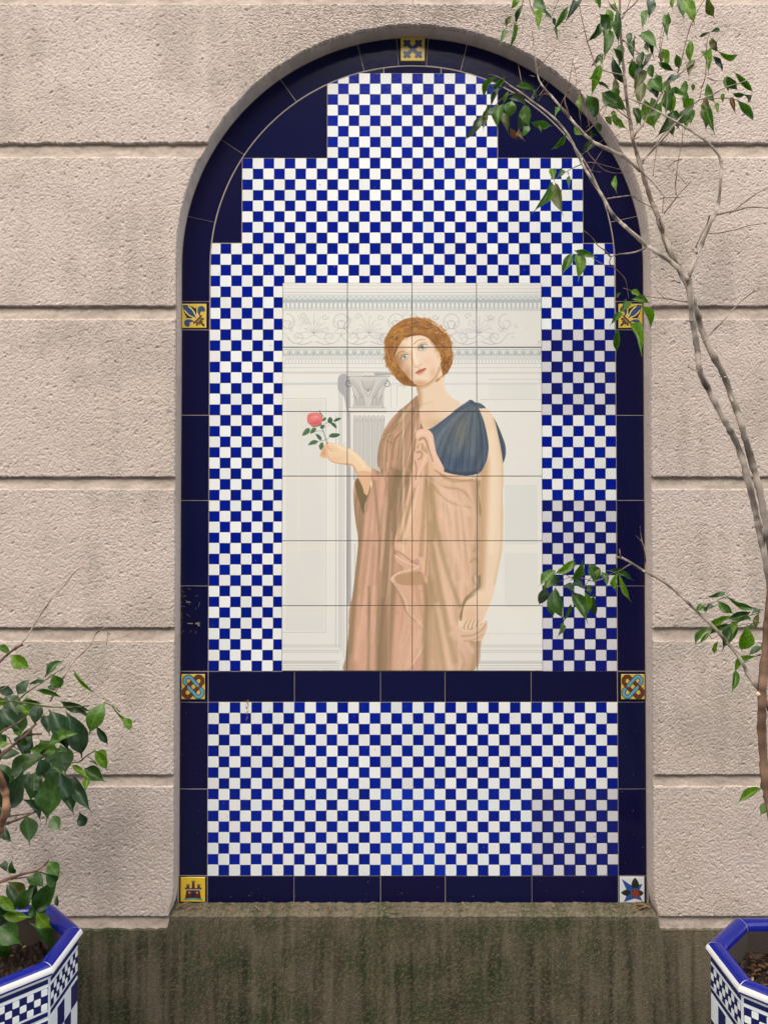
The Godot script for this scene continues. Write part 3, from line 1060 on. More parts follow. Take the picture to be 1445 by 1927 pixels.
		c.stroke(up, 11, 4, [c8(210, 166, 114), c8(194, 146, 92), c8(176, 128, 82)][i % 3], 0.6, 0.8, 2 if r < 0.93 else -1)
	c.stroke([470, 330, 450, 390, 410, 430, 396, 480], 16, 6, c8(150, 98, 50), 0.7, 0.7)
	c.stroke([560, 318, 540, 345, 500, 356], 12, 5, c8(140, 92, 48), 0.6, 0.7)
	c.stroke([860, 350, 880, 400, 920, 440, 950, 500], 14, 8, c8(146, 98, 54), 0.6, 0.7)
	c.stroke([500, 320, 462, 330, 470, 370, 440, 400, 380, 370, 330, 376], 16, 8, c8(206, 150, 80), 0.6, 0.6)
	# ---- the forearm and the hand that holds the rose
	c.frame(Vector2(88.5, 619.3) * s, 0.4082 * s)
	c.fill([388, 668, 440, 670, 500, 690, 590, 715, 680, 752, 780, 812, 880, 912, 960, 1005, 1040, 1090, 1100, 1180, 1040, 1400, 960, 1450, 880, 1330, 830, 1180, 780, 1085, 740, 1010, 700, 985, 620, 980, 555, 970, 490, 955, 440, 930, 390, 890, 340, 888, 300, 876, 298, 840, 315, 800, 345, 740, 365, 690], c8(238, 210, 176), 4)
	c.blob(350, 800, 60, 110, c8(206, 150, 112), 0.75, 4)
	c.blob(520, 900, 150, 60, c8(230, 186, 158), 0.6, 4)
	c.stroke([400, 905, 480, 950, 600, 975, 720, 985, 790, 1090, 850, 1250, 930, 1420], 22, 30, c8(196, 146, 104), 0.75, 0.9, 4)
	c.stroke([520, 720, 680, 790, 800, 880, 900, 1010], 40, 50, c8(246, 226, 194), 0.7, 0.9, 4)
	for k in 3:
		c.stroke([420 + k * 10, 715 + k * 34, 480, 735 + k * 26, 540 + k * 10, 740 + k * 22], 7, 4, c8(206, 158, 124), 0.65, 0.7, 4)
	c.stroke([390, 685, 405, 740, 440, 770, 470, 800], 9, 5, c8(190, 134, 98), 0.75, 0.6, 4)
	c.stroke([318, 815, 350, 830, 400, 850, 430, 890], 8, 5, c8(190, 134, 98), 0.7, 0.6, 4)
	c.stroke([310, 845, 350, 862, 392, 880], 7, 4, c8(186, 130, 94), 0.7, 0.6, 4)
	# ---- the wrap, in the frame of the whole panel again
	c.frame(Vector2.ZERO, s)
	c.fill([752, 632, 700, 680, 630, 735, 580, 800, 545, 880, 530, 960, 530, 1020, 545, 1060, 500, 1040, 492, 1085, 500, 1130, 470, 1200, 452, 1290, 436, 1180, 412, 1095, 400, 1100, 393, 1200, 405, 1330, 420, 1440, 410, 1560, 395, 1700, 378, 1820, 366, 1960, 355, 2090, 350, 2165, 1062, 2165, 1085, 2080, 1103, 2010, 1120, 1900, 1090, 1915, 1040, 1930, 985, 1918, 978, 1905, 1000, 1800, 1080, 1735, 1094, 1640, 1090, 1540, 1100, 1440, 1094, 1370, 1106, 1270, 1090, 1170, 1102, 1090, 1010, 1082, 900, 1060, 845, 1010, 838, 930, 805, 850, 778, 800, 762, 720], pink, 5)
	# the sleeve's dark inside and the arm that shows in it
	c.fill([412, 1095, 440, 1095, 455, 1180, 480, 1120, 490, 1150, 462, 1230, 450, 1295, 425, 1220, 402, 1130], c8(126, 108, 78), 6)
	c.fill([415, 1062, 488, 1062, 488, 1130, 468, 1190, 440, 1130], c8(226, 186, 150), 4)
	# broad tone: warmer left, paler right
	c.fill([806, 1080, 900, 1060, 1010, 1082, 1102, 1090, 1090, 1170, 1106, 1270, 1094, 1370, 1100, 1440, 1090, 1540, 1094, 1640, 1080, 1735, 1000, 1800, 978, 1905, 1040, 1930, 1120, 1900, 1103, 2010, 1062, 2165, 790, 2165, 800, 1800, 815, 1500], c8(224, 188, 162), 7)
	c.fill([366, 1960, 356, 2090, 352, 2165, 700, 2165, 720, 1960, 600, 1700, 392, 1760], c8(218, 174, 148), 5, true, 0.5)
	# the large turning of the form: edges of the wrap fall into shade
	c.stroke([560, 830, 540, 950, 545, 1050], 60, 60, c8(168, 136, 108), 0.6, 0.95, 5)
	c.stroke([420, 1180, 420, 1450, 395, 1700, 365, 2165], 60, 70, c8(160, 130, 100), 0.6, 0.95, 5)
	c.stroke([640, 1080, 600, 1400, 565, 1800, 555, 2165], 110, 120, c8(164, 132, 104), 0.6, 0.95, 5)
	c.stroke([690, 760, 650, 900, 640, 1060], 70, 80, c8(176, 140, 110), 0.5, 0.95, 5)
	c.stroke([1080, 1120, 1085, 1350, 1080, 1600], 60, 60, c8(182, 150, 116), 0.6, 0.95, 7)
	c.stroke([820, 1120, 830, 1500, 830, 2165], 60, 80, c8(176, 146, 114), 0.6, 0.95, 7)
	c.stroke([1070, 1990, 1050, 2165], 70, 70, c8(190, 158, 122), 0.6, 0.95, 7)
	c.stroke([930, 1200, 980, 1450, 990, 1650], 110, 110, c8(234, 200, 178), 0.6, 0.95, 7)
	# folds of the part over the shoulder
	for f in [
			[[735, 650, 660, 760, 610, 880, 575, 1000, 560, 1060], 46, 26, 0.62], [[690, 690, 610, 800, 560, 900, 545, 990], 34, 22, 0.55],
			[[752, 680, 720, 780, 680, 900, 650, 1060, 640, 1200], 40, 46, 0.72], [[775, 800, 740, 900, 722, 1000, 700, 1080, 668, 1200, 630, 1450], 22, 46, 0.75],
			[[640, 1060, 612, 1260, 585, 1500, 560, 1760, 545, 1960, 540, 2165], 50, 46, 0.82], [[605, 1100, 590, 1300, 560, 1480], 18, 10, 0.5],
			[[510, 1110, 530, 1300, 540, 1450, 536, 1600], 18, 8, 0.6], [[490, 1090, 452, 1300, 430, 1500, 402, 1750, 376, 2060], 22, 30, 0.55],
			[[480, 1700, 482, 1900, 478, 2165], 14, 16, 0.72], [[628, 1640, 605, 1850, 582, 2165], 34, 34, 0.62], [[700, 1120, 660, 1300, 630, 1450], 34, 24, 0.55],
			[[432, 1250, 425, 1400, 430, 1460], 18, 10, 0.5], [[415, 1180, 404, 1260, 412, 1380], 14, 14, 0.6], [[360, 2000, 362, 2100, 356, 2165], 20, 20, 0.4],
			[[560, 1075, 580, 1120, 570, 1180], 10, 6, 0.6], [[600, 1085, 590, 1150, 600, 1200], 10, 6, 0.55], [[530, 1060, 560, 1050, 620, 1040], 12, 6, 0.5]]:
		c.stroke(f[0], f[1], f[2], fold, f[3], 0.85, 5)
	for f in [
			[[715, 690, 640, 800, 600, 920, 590, 1050], 18, 14, 0.6], [[742, 720, 700, 860, 668, 1020], 16, 16, 0.6], [[760, 760, 735, 860, 712, 960], 14, 12, 0.6],
			[[560, 1090, 556, 1250, 560, 1420, 545, 1600], 26, 18, 0.55], [[470, 1300, 455, 1500, 430, 1800, 410, 2100], 26, 40, 0.5], [[515, 1700, 512, 1900, 508, 2165], 22, 26, 0.55],
			[[610, 1400, 590, 1700, 576, 1800], 12, 8, 0.45], [[560, 870, 550, 960, 556, 1040], 16, 12, 0.5], [[680, 1150, 650, 1350, 620, 1480], 10, 12, 0.5], [[650, 1750, 640, 1900, 625, 2165], 22, 30, 0.5]]:
		c.stroke(f[0], f[1], f[2], c8(230, 184, 158), f[3], 0.85, 5)
	# many finer folds that follow the fall of the cloth
	for k in 44:
		var t := (k + 0.5) / 44.0
		var a := lerpf(500, 790, t) + c.rng.randf_range(-6, 6)
		var b := lerpf(362, 800, t) + c.rng.randf_range(-10, 10)
		var v0 := c.rng.randf_range(1080, 1500)
		var v1 := minf(2165.0, v0 + c.rng.randf_range(350, 900))
		var pts := []
		for i in 6:
			var v := lerpf(v0, v1, i / 5.0)
			var f := (v - 1080.0) / 1085.0
			pts.append(lerpf(a, b, f) + 9.0 * sin(f * 5.0 + k * 1.9))
			pts.append(v)
		var dark := k % 2 == 0
		c.stroke(pts, c.rng.randf_range(8, 20), c.rng.randf_range(8, 24), c8(150, 124, 94) if dark else c8(238, 198, 176), c.rng.randf_range(0.10, 0.26), 0.95, 5)
	for k in 34:
		var t := (k + 0.5) / 34.0
		var a := lerpf(545, 790, t)
		var b := lerpf(535, 735, t) + c.rng.randf_range(-8, 8)
		var top := lerpf(830, 660, t)
		c.stroke([lerpf(600, 765, t), top + c.rng.randf_range(0, 90), lerpf(a, b, 0.5) + 8.0 * sin(k * 1.3), 880, b, c.rng.randf_range(980, 1090)], c.rng.randf_range(6, 13), c.rng.randf_range(8, 16), c8(120, 100, 70) if k % 2 == 0 else c8(232, 188, 162), c.rng.randf_range(0.2, 0.42), 0.8, 5)
	for k in 40:
		var t := (k + 0.5) / 40.0
		var v0 := c.rng.randf_range(1090, 1700)
		var v1 := minf(2165.0, v0 + c.rng.randf_range(220, 700))
		var pts := []
		for i in 6:
			var v := lerpf(v0, v1, i / 5.0)
			var f := (v - 1090.0) / 1075.0
			pts.append(lerpf(lerpf(815, 1000, t), lerpf(800, 1075, t), f) + 40.0 * sin(f * PI) * t + 6.0 * sin(f * 7.0 + k))
			pts.append(v)
		c.stroke(pts, c.rng.randf_range(10, 22), c.rng.randf_range(10, 28), c8(166, 138, 102) if k % 2 == 0 else c8(240, 206, 180), c.rng.randf_range(0.12, 0.30), 0.95, 7)
	# the folds that fall from the knot, and the turned edge
	c.fill([745, 880, 760, 845, 790, 835, 815, 870, 830, 930, 850, 1000, 900, 1062, 860, 1068, 812, 1090, 812, 1250, 812, 1450, 800, 1640, 790, 1690, 775, 1600, 755, 1540, 700, 1560, 640, 1510, 626, 1450, 650, 1370, 690, 1230, 716, 1090, 726, 1000, 735, 940], c8(226, 188, 160), 8)
	for f in [
			[[790, 850, 775, 900, 785, 960, 770, 1040, 750, 1120, 700, 1300, 660, 1440], 12, 18, 0.55], [[815, 880, 800, 950, 800, 1060, 790, 1200, 780, 1380, 770, 1520], 20, 26, 0.5],
			[[760, 860, 770, 890, 750, 930, 742, 1000], 12, 8, 0.65], [[800, 1100, 808, 1300, 806, 1500, 792, 1660], 14, 12, 0.6], [[830, 950, 850, 1010, 890, 1060], 14, 10, 0.55],
			[[730, 1150, 700, 1300, 680, 1450], 16, 26, 0.35], [[745, 985, 760, 960, 775, 975, 760, 1010, 740, 1030], 9, 7, 0.6], [[690, 1250, 660, 1350, 640, 1450], 12, 10, 0.4]]:
		c.stroke(f[0], f[1], f[2], c8(158, 132, 92), f[3], 0.8, 8)
	for f in [[[772, 870, 762, 940, 770, 1000], 12, 10], [[760, 1100, 720, 1280, 690, 1420], 16, 24], [[795, 880, 812, 940, 840, 1010], 12, 10]]:
		c.stroke(f[0], f[1], f[2], c8(240, 208, 184), 0.7, 0.8, 8)
	c.fill([626, 1515, 690, 1565, 760, 1582, 770, 1600, 800, 1660, 790, 1730, 792, 1800, 800, 1950, 770, 2050, 740, 2110, 690, 2165, 640, 2165, 650, 2000, 690, 1850, 700, 1840, 690, 1790, 650, 1720, 605, 1655, 640, 1620, 700, 1605, 640, 1560], c8(218, 178, 152), 8)
	c.stroke([628, 1520, 690, 1562, 755, 1584, 720, 1602, 650, 1620, 606, 1655], 9, 7, c8(238, 208, 188), 0.8, 0.5)
	c.fill([630, 1640, 680, 1625, 740, 1612, 775, 1620, 790, 1680, 740, 1690, 690, 1690, 640, 1680], c8(176, 142, 106), 8, true, 0.7)
	c.stroke([606, 1655, 645, 1715, 690, 1785, 702, 1840, 770, 1905, 796, 1950, 770, 2050, 720, 2130], 10, 8, c8(240, 210, 186), 0.75, 0.6)
	c.stroke([620, 1680, 660, 1750, 690, 1830, 740, 1890], 12, 10, c8(150, 124, 88), 0.4, 0.8)
	c.stroke([792, 1690, 800, 1800, 794, 1900, 790, 2165], 26, 30, c8(150, 128, 92), 0.7, 0.85)
	c.stroke([740, 1700, 760, 1780, 780, 1860], 30, 20, c8(196, 156, 126), 0.6, 0.9, 8)
	c.stroke([700, 2165, 720, 2050, 760, 1950], 30, 30, c8(228, 190, 166), 0.6, 0.9, 8)
	c.stroke([622, 1520, 640, 1500, 700, 1540, 750, 1575], 14, 8, c8(160, 128, 96), 0.55, 0.8)
	# right hand part: folds round the hip and along the arm
	for f in [
			[[820, 1090, 900, 1140, 1000, 1160, 1062, 1230], 14, 12, 0.5], [[826, 1120, 920, 1220, 1060, 1260], 16, 8, 0.4], [[824, 1150, 850, 1350, 930, 1650, 1000, 1830], 34, 20, 0.5],
			[[820, 1350, 850, 1550, 900, 1850, 960, 2110], 34, 34, 0.5], [[815, 1650, 860, 1850, 900, 2165], 34, 34, 0.42], [[1090, 1120, 1096, 1200, 1104, 1290], 18, 26, 0.75],
			[[1050, 1560, 1080, 1540, 1096, 1600, 1060, 1650, 1080, 1690], 10, 8, 0.6], [[1010, 1900, 1060, 1940, 1110, 1920], 14, 10, 0.55], [[985, 1930, 1060, 2010, 1090, 2020], 16, 10, 0.45],
			[[1000, 1810, 1040, 1770, 1085, 1735], 18, 12, 0.75], [[1090, 1960, 1080, 2060, 1060, 2165], 26, 26, 0.5], [[880, 1075, 960, 1110, 1060, 1100], 12, 8, 0.5], [[1066, 1500, 1090, 1480], 8, 6, 0.5], [[990, 2060, 1010, 2110, 1000, 2165], 18, 18, 0.4]]:
		c.stroke(f[0], f[1], f[2], c8(160, 138, 98), f[3], 0.85, 7)
	for f in [[[850, 1110, 940, 1190, 1050, 1300], 26, 20], [[890, 1300, 960, 1500, 1030, 1680], 44, 30], [[850, 1450, 900, 1700, 950, 1900], 24, 24], [[940, 1960, 1020, 2010, 1060, 2060], 30, 20], [[860, 1800, 890, 1950, 930, 2165], 26, 26], [[1040, 1150, 1070, 1300, 1060, 1450], 24, 24]]:
		c.stroke(f[0], f[1], f[2], c8(236, 200, 174), 0.55, 0.9, 7)
	c.stroke([845, 1030, 900, 1068, 1010, 1086, 1100, 1092], 9, 8, c8(238, 212, 178), 0.8, 0.5)
	c.stroke([850, 1052, 920, 1090, 1020, 1106, 1098, 1108], 8, 6, c8(160, 136, 96), 0.6, 0.7)
	# blue bodice, gathered at the shoulder knot
	c.fill([1030, 668, 1050, 656, 1072, 668, 1090, 700, 1120, 770, 1142, 870, 1146, 940, 1130, 1010, 1090, 1070, 1000, 1080, 900, 1058, 855, 1010, 838, 930, 806, 852, 790, 826, 830, 812, 890, 770, 960, 716], c8(92, 106, 122), 9)
	c.fill([1066, 672, 1100, 676, 1130, 700, 1104, 706, 1086, 700], c8(100, 114, 126), 9)
	for f in [
			[[1056, 680, 990, 760, 920, 900, 880, 1010], 20, 26, c8(62, 74, 92), 0.55], [[1066, 690, 1050, 800, 1010, 940, 960, 1060], 14, 30, c8(62, 74, 92), 0.5], [[1078, 690, 1100, 800, 1100, 930, 1060, 1050], 14, 26, c8(60, 74, 92), 0.55],
			[[1045, 690, 960, 760, 880, 850, 850, 920], 14, 26, c8(128, 138, 146), 0.5], [[1062, 700, 1020, 820, 970, 960, 920, 1040], 12, 26, c8(124, 136, 146), 0.5], [[1072, 700, 1078, 820, 1060, 960], 12, 26, c8(118, 132, 146), 0.5],
			[[1090, 730, 1130, 850, 1136, 950, 1100, 1050], 10, 16, c8(66, 80, 98), 0.6], [[870, 1030, 960, 1070, 1080, 1066], 26, 20, c8(50, 62, 82), 0.7], [[1040, 690, 940, 740, 830, 830], 10, 8, c8(70, 84, 100), 0.6], [[900, 860, 930, 940, 960, 1000], 20, 20, c8(110, 112, 112), 0.35]]:
		c.stroke(f[0], f[1], f[2], f[3], f[4], 0.85, 9)
	c.blob(1000, 830, 70, 110, c8(122, 122, 112), 0.75, 9)
	c.blob(960, 1010, 130, 60, c8(62, 80, 110), 0.7, 9)
	c.blob(1110, 900, 36, 120, c8(66, 80, 100), 0.6, 9)
	for k in 24:
		var t := (k + 0.5) / 24.0
		var ex := lerpf(845, 1140, t)
		var ey := 1010.0 + 60.0 * sin(t * PI) - 60.0 * maxf(0.0, t - 0.7)
		c.stroke([1054 + t * 26, 684, lerpf(930, 1122, t), 800, lerpf(870, 1142, t), 920, ex, ey], 4, c.rng.randf_range(5, 11), [c8(58, 70, 90), c8(134, 146, 152), c8(118, 118, 108)][k % 3], c.rng.randf_range(0.12, 0.34), 0.95, 9)
	c.stroke([1050, 660, 1066, 676, 1098, 690, 1128, 704], 7, 5, c8(60, 74, 86), 0.7)
	c.stroke([1176, 770, 1206, 850, 1230, 940, 1222, 1010], 10, 8, c8(58, 72, 88), 0.6, 0.6, 9)
	# brush hairs
	c.hatch(5, 350, 640, 800, 2165, 4200, PI / 2 + 0.12, 26, 0.07)
	c.hatch(7, 790, 1060, 1120, 2165, 3000, PI / 2 - 0.3, 26, 0.06)
	c.hatch(8, 600, 840, 900, 2165, 1500, PI / 2 + 0.15, 26, 0.14)
	c.hatch(9, 790, 650, 1250, 1090, 1400, PI / 2 + 0.5, 20, 0.14)
	paint_knot(c)
	c.hatch(1, 740, 560, 1240, 1940, 700, PI / 2, 22, 0.03)

# the twisted end of the wrap over the breast, and the hand that gathers the cloth at the hip
func paint_knot(c: Canvas) -> void:
	var lit := c8(234, 196, 172)
	var dim := c8(150, 122, 92)
	c.fill([738, 840, 770, 818, 812, 822, 838, 852, 846, 900, 860, 960, 900, 1040, 890, 1062, 850, 1040, 826, 980, 806, 930, 780, 900, 752, 890], lit, 12)
	c.stroke([752, 850, 790, 836, 818, 852, 830, 900, 846, 960, 880, 1030], 16, 10, c8(242, 210, 188), 0.7, 0.8, 12)
	c.stroke([760, 880, 782, 868, 800, 886, 812, 930, 836, 1000], 12, 8, dim, 0.7, 0.8, 12)
	c.fill([730, 955, 742, 930, 764, 930, 790, 946, 812, 966, 808, 1000, 780, 1050, 756, 1100, 738, 1150, 728, 1120, 736, 1040, 732, 1000], c8(226, 186, 160), 12)
	c.stroke([748, 950, 766, 946, 776, 962, 768, 984, 754, 990], 9, 6, dim, 0.75, 0.7, 12)
	c.stroke([800, 968, 784, 1010, 760, 1060, 742, 1120], 14, 10, c8(240, 206, 182), 0.7, 0.8, 12)
	c.stroke([736, 1000, 744, 1040, 740, 1100], 8, 6, dim, 0.65, 0.8)
	c.stroke([738, 842, 730, 880, 734, 940], 9, 7, dim, 0.6, 0.8)
	# hip: shade behind the wrist, knuckles, the hem drawn round the fingers
	c.stroke([1092, 1640, 1090, 1700, 1060, 1732, 1020, 1770, 1006, 1815, 992, 1880], 16, 12, c8(122, 108, 72), 0.75, 0.8)
	c.fill([1000, 1880, 1010, 1810, 1040, 1772, 1090, 1742, 1140, 1740, 1160, 1760, 1130, 1840, 1104, 1900, 1060, 1926, 1010, 1930], c8(235, 209, 180), 13)
	c.blob(1050, 1850, 60, 60, c8(226, 184, 154), 0.75, 13)
	c.blob(1110, 1745, 60, 40, c8(237, 214, 188), 0.8)
	for k in 4:
		c.stroke([1010 + k * 22, 1930, 1016 + k * 22, 1904, 1034 + k * 19, 1878], 6, 2, c8(160, 112, 86), 0.75, 0.6, 13)
	c.fill([960, 1900, 985, 1928, 1020, 1942, 1060, 1938, 1100, 1916, 1130, 1880, 1136, 1920, 1110, 1990, 1080, 2000, 1000, 1990, 960, 1960], c8(226, 192, 166), 7)
	c.stroke([980, 1920, 1010, 1938, 1055, 1940, 1100, 1918, 1132, 1882], 8, 6, c8(242, 214, 190), 0.8, 0.6)
	c.stroke([1000, 1972, 1060, 1966, 1108, 1936, 1128, 1905], 10, 6, c8(168, 142, 102), 0.6, 0.8)
	c.stroke([1010, 2000, 1070, 1990, 1110, 1962], 10, 6, c8(176, 150, 112), 0.5, 0.8)
	c.blob(1020, 2060, 70, 80, c8(222, 184, 168), 0.5, 7)

func paint_rose(c: Canvas) -> void:
	var s := 640.0 / 1445.0
	c.frame(Vector2(88.5, 619.3) * s, 0.4082 * s)
	var stem := c8(92, 112, 84)
	c.stroke([400, 690, 370, 600, 345, 520, 330, 460, 310, 410], 10, 8, stem, 0.95)
	c.stroke([345, 520, 300, 510, 240, 522, 160, 556], 7, 4, c8(120, 120, 76), 0.9)
	c.stroke([355, 420, 400, 400, 440, 395], 7, 5, c8(110, 110, 80), 0.85)
	c.stroke([375, 520, 380, 470, 430, 425], 5, 4, c8(150, 130, 110), 0.8)
	c.stroke([365, 630, 410, 620, 425, 600], 6, 4, stem, 0.9)
	c.stroke([365, 640, 300, 655, 260, 660], 6, 4, stem, 0.9)
	for l in [[155, 478, 110, 480, 70, 530, 55, 578, 110, 565, 155, 530], [245, 478, 205, 470, 175, 500, 165, 548, 215, 535, 240, 505], [300, 450, 330, 430, 365, 440, 345, 475, 310, 482], [325, 370, 350, 330, 385, 332, 372, 362, 345, 378],
			[440, 320, 470, 355, 462, 395, 430, 408, 402, 380, 412, 340], [590, 338, 545, 330, 500, 355, 485, 385, 540, 375], [440, 405, 490, 402, 520, 440, 524, 478, 480, 450], [420, 590, 450, 552, 510, 545, 575, 560, 530, 598, 460, 605],
			[240, 555, 290, 572, 320, 610, 305, 645, 262, 610], [135, 710, 170, 660, 215, 640, 272, 655, 235, 695, 180, 705], [345, 700, 335, 670, 300, 690, 285, 730, 308, 778, 345, 735], [285, 230, 315, 270, 340, 310, 315, 320]]:
		c.fill(l, c8(84, 116, 82) if l[0] % 2 else c8(70, 104, 78))
		var n: int = l.size() / 2
		c.stroke([l[0], l[1], (l[0] + l[n] + l[n + 1] * 0.0) * 0.5, (l[1] + l[n + 1]) * 0.5 if n % 2 == 0 else l[1]], 4, 2, c8(150, 172, 138), 0.6)
	c.fill([165, 420, 205, 462, 300, 440, 320, 400, 240, 420], c8(84, 120, 100))
	c.fill([120, 345, 130, 290, 180, 262, 250, 258, 310, 280, 332, 330, 325, 385, 290, 425, 215, 452, 165, 430, 128, 395], c8(226, 118, 118), 11)
	c.blob(230, 400, 90, 36, c8(206, 84, 96), 0.8, 11)
	c.blob(240, 320, 70, 40, c8(242, 178, 168), 0.8, 11)
	for q in [[130, 395, 200, 408, 270, 378, 325, 380], [150, 300, 200, 300, 260, 330, 270, 370], [180, 280, 240, 290, 300, 320, 320, 350], [200, 340, 230, 325, 262, 340, 240, 370], [160, 330, 190, 370, 250, 385], [270, 285, 300, 300, 312, 335], [128, 350, 165, 385, 205, 400]]:
		c.stroke(q, 8, 4, c8(196, 76, 92), 0.6, 0.6, 11)
		c.stroke([q[0] + 6, q[1] - 10, q[2] + 4, q[3] - 10, q[4] + 2, q[5] - 9], 7, 4, c8(250, 196, 186), 0.6, 0.7, 11)

# ------------------------------------------------------------------ the five emblems on the small yellow and white tiles
func emblem(kind: String) -> ImageTexture:
	var yellow := c8(222, 190, 78)
	var c := Canvas.new(96, 96, yellow)
	c.frame(Vector2.ZERO, 0.96)
	var blue := c8(62, 82, 128)
	var line := c8(46, 44, 52)
	match kind:
		"cross":
			for d in [[18, 18, 82, 82], [82, 18, 18, 82]]:
				c.stroke(d, 15, 15, c8(48, 66, 108), 1.0, 0.05, -1, false)
			for d in [[18, 34, 34, 18], [66, 18, 82, 34], [18, 66, 34, 82], [66, 82, 82, 66]]:
				c.stroke(d, 14, 14, c8(48, 66, 108), 1.0, 0.05, -1, false)
			for p in [[50, 26], [26, 50], [74, 50], [50, 74]]:
				c.fill([p[0] - 7, p[1], p[0], p[1] - 7, p[0] + 7, p[1], p[0], p[1] + 7], c8(232, 204, 104), 0, false)
		"lily":
			var half := [[30, 10, 45, 15, 57, 22, 60, 15, 60, 30, 57, 42, 52, 30, 42, 18], [70, 50, 66, 36, 66, 22, 74, 12, 86, 13, 93, 22, 91, 31, 82, 30, 76, 33, 73, 42, 74, 50], [76, 58, 88, 62, 90, 60, 87, 66, 80, 64], [72, 62, 84, 72, 86, 74, 78, 72]]
			var leafs := [[4, 7, 22, 8, 38, 24, 50, 45, 62, 64, 45, 52, 25, 40, 9, 25], [66, 66, 74, 72, 90, 86, 92, 92, 86, 90, 72, 74]]
			for l in half:
				leafs.append(l)
				var m := []
				for i in range(0, l.size(), 2):
					m.append(l[i + 1])
					m.append(l[i])
				leafs.append(m)
			for l in leafs:
				c.fill(l, line)
				c.stroke(l, 3, 3, line, 0.9)
			for k in [0, 4, 5]:
				c.fill(leafs[k], c8(60, 84, 130), 0, true, 0.95)
			c.stroke([28, 12, 48, 30, 56, 48, 66, 64], 4.5, 3.5, c8(240, 220, 140), 1.0)
			c.stroke([12, 28, 30, 48, 48, 56, 64, 66], 4.5, 3.5, c8(240, 220, 140), 1.0)
			c.stroke([62, 18, 63, 36, 72, 56], 4, 3, c8(240, 220, 140), 1.0)
			c.stroke([18, 62, 36, 63, 56, 72], 4, 3, c8(240, 220, 140), 1.0)
			c.stroke([50, 80, 80, 50], 6.5, 6.5, c8(112, 36, 48), 1.0, 0.1, -1, false)
		"knot":
			var sky := c8(88, 162, 192)
			var brown := c8(112, 56, 34)
			# two long links laid across one another, drawn under, then over
			var a := [14, 32, 14, 20, 24, 10, 36, 10, 90, 66, 90, 80, 80, 90, 66, 90, 14, 32]
			var b := [68, 10, 80, 10, 90, 20, 90, 34, 34, 90, 20, 90, 10, 80, 10, 66, 68, 10]
			for q in [[a, sky], [b, brown]]:
				c.stroke(q[0], 17, 17, line, 1.0, 0.05, -1, false)
				c.stroke(q[0], 12, 12, q[1], 1.0, 0.05, -1, false)
			for q in [[[44, 18, 66, 42], sky], [[34, 56, 58, 80], sky]]:
				c.stroke(q[0], 17, 17, line, 1.0, 0.05, -1, false)
				c.stroke([q[0][0] - 3, q[0][1] - 3, q[0][2] + 3, q[0][3] + 3], 12, 12, q[1], 1.0, 0.05, -1, false)
			c.stroke(a, 2, 2, c8(150, 204, 220), 0.5, 0.3, -1, false)
		"castle":
			c.px.fill(c8(232, 196, 52))
			var brown := c8(100, 42, 26)
			c.fill([24, 52, 78, 52, 84, 88, 18, 88], brown, 0, false)
			for p in [[30, 10, 34], [52, 10, 20], [74, 10, 34]]:
				c.fill([p[0] - 7, 52, p[0] - 5, p[2], p[0] + 5, p[2], p[0] + 7, 52], brown, 0, false)
				c.fill([p[0] - 8, p[2] - 8, p[0] - 3, p[2] - 3, p[0], p[2] - 9, p[0] + 3, p[2] - 3, p[0] + 8, p[2] - 8, p[0] + 6, p[2] + 2, p[0] - 6, p[2] + 2], c8(90, 92, 84), 0, false)
			c.fill([16, 40, 24, 44, 80, 44, 88, 40, 84, 50, 20, 50], c8(60, 34, 30), 0, false)
			c.stroke([24, 50, 80, 50], 6, 6, c8(150, 166, 172), 1.0, 0.2)
			for y in [60, 68, 76, 84]:
				c.stroke([22, y, 80, y], 1.6, 1.6, c8(52, 26, 24), 0.8)
			for x in [36, 68]:
				c.blob(x, 62, 5, 5, c8(220, 214, 190), 1.0)
			c.fill([44, 88, 44, 68, 51, 60, 58, 68, 58, 88], c8(30, 36, 84), 0, false)
			c.stroke([16, 90, 50, 87, 88, 91], 7, 7, c8(92, 158, 168), 1.0, 0.3)
		"star":
			c.px.fill(c8(226, 228, 232))
			c.fill([8, 8, 48, 34, 92, 28, 76, 60, 90, 92, 60, 84, 16, 98, 32, 62], c8(40, 84, 158), 0, false)
			for l in [[62, 4, 76, 22, 76, 40, 62, 44, 48, 38, 50, 20], [6, 62, 24, 50, 40, 54, 42, 66, 26, 74], [96, 62, 80, 52, 70, 64, 84, 74]]:
				c.fill(l, c8(40, 46, 36))
			for k in 4:
				c.blob(64, 64, 15, 15, c8(150, 62, 36), 0.9)
	return c.texture()

# ------------------------------------------------------------------ the tiled niche
const ROWS := [0.5765, 0.6395, 0.8390, 1.0395, 1.1110, 1.3095, 1.5085, 1.7080, 1.9090, 2.1125, 2.3145, 2.5160]
const COLS := [-0.475, -0.275, -0.075, 0.075, 0.275, 0.475]
const PANEL := [-0.3035, 1.1120, 0.3010, 2.0180]

func arc(r: float, a0: float, a1: float, n: int) -> PackedVector2Array:
	var out := PackedVector2Array()
	for i in n + 1:
		var a := lerpf(a0, a1, float(i) / n)
		out.append(Vector2(cos(a) * r, SPRING + sin(a) * r))
	return out

func dark_tile(poly: PackedVector2Array, parent: Node, lift := 0.0) -> void:
	var st := flat()
	plate(st, inset(poly if area(poly) > 0 else rev(poly), 0.0006), -0.008, lift + rng.randf_range(-0.0004, 0.0004), 0.0009)
	put("border_tile", done(st), mats[["glaze_dark", "glaze_dark_b", "glaze_dark_c"][rng.randi() % 3]], parent)

func rev(p: PackedVector2Array) -> PackedVector2Array:
	var q := p.duplicate()
	q.reverse()
	return q

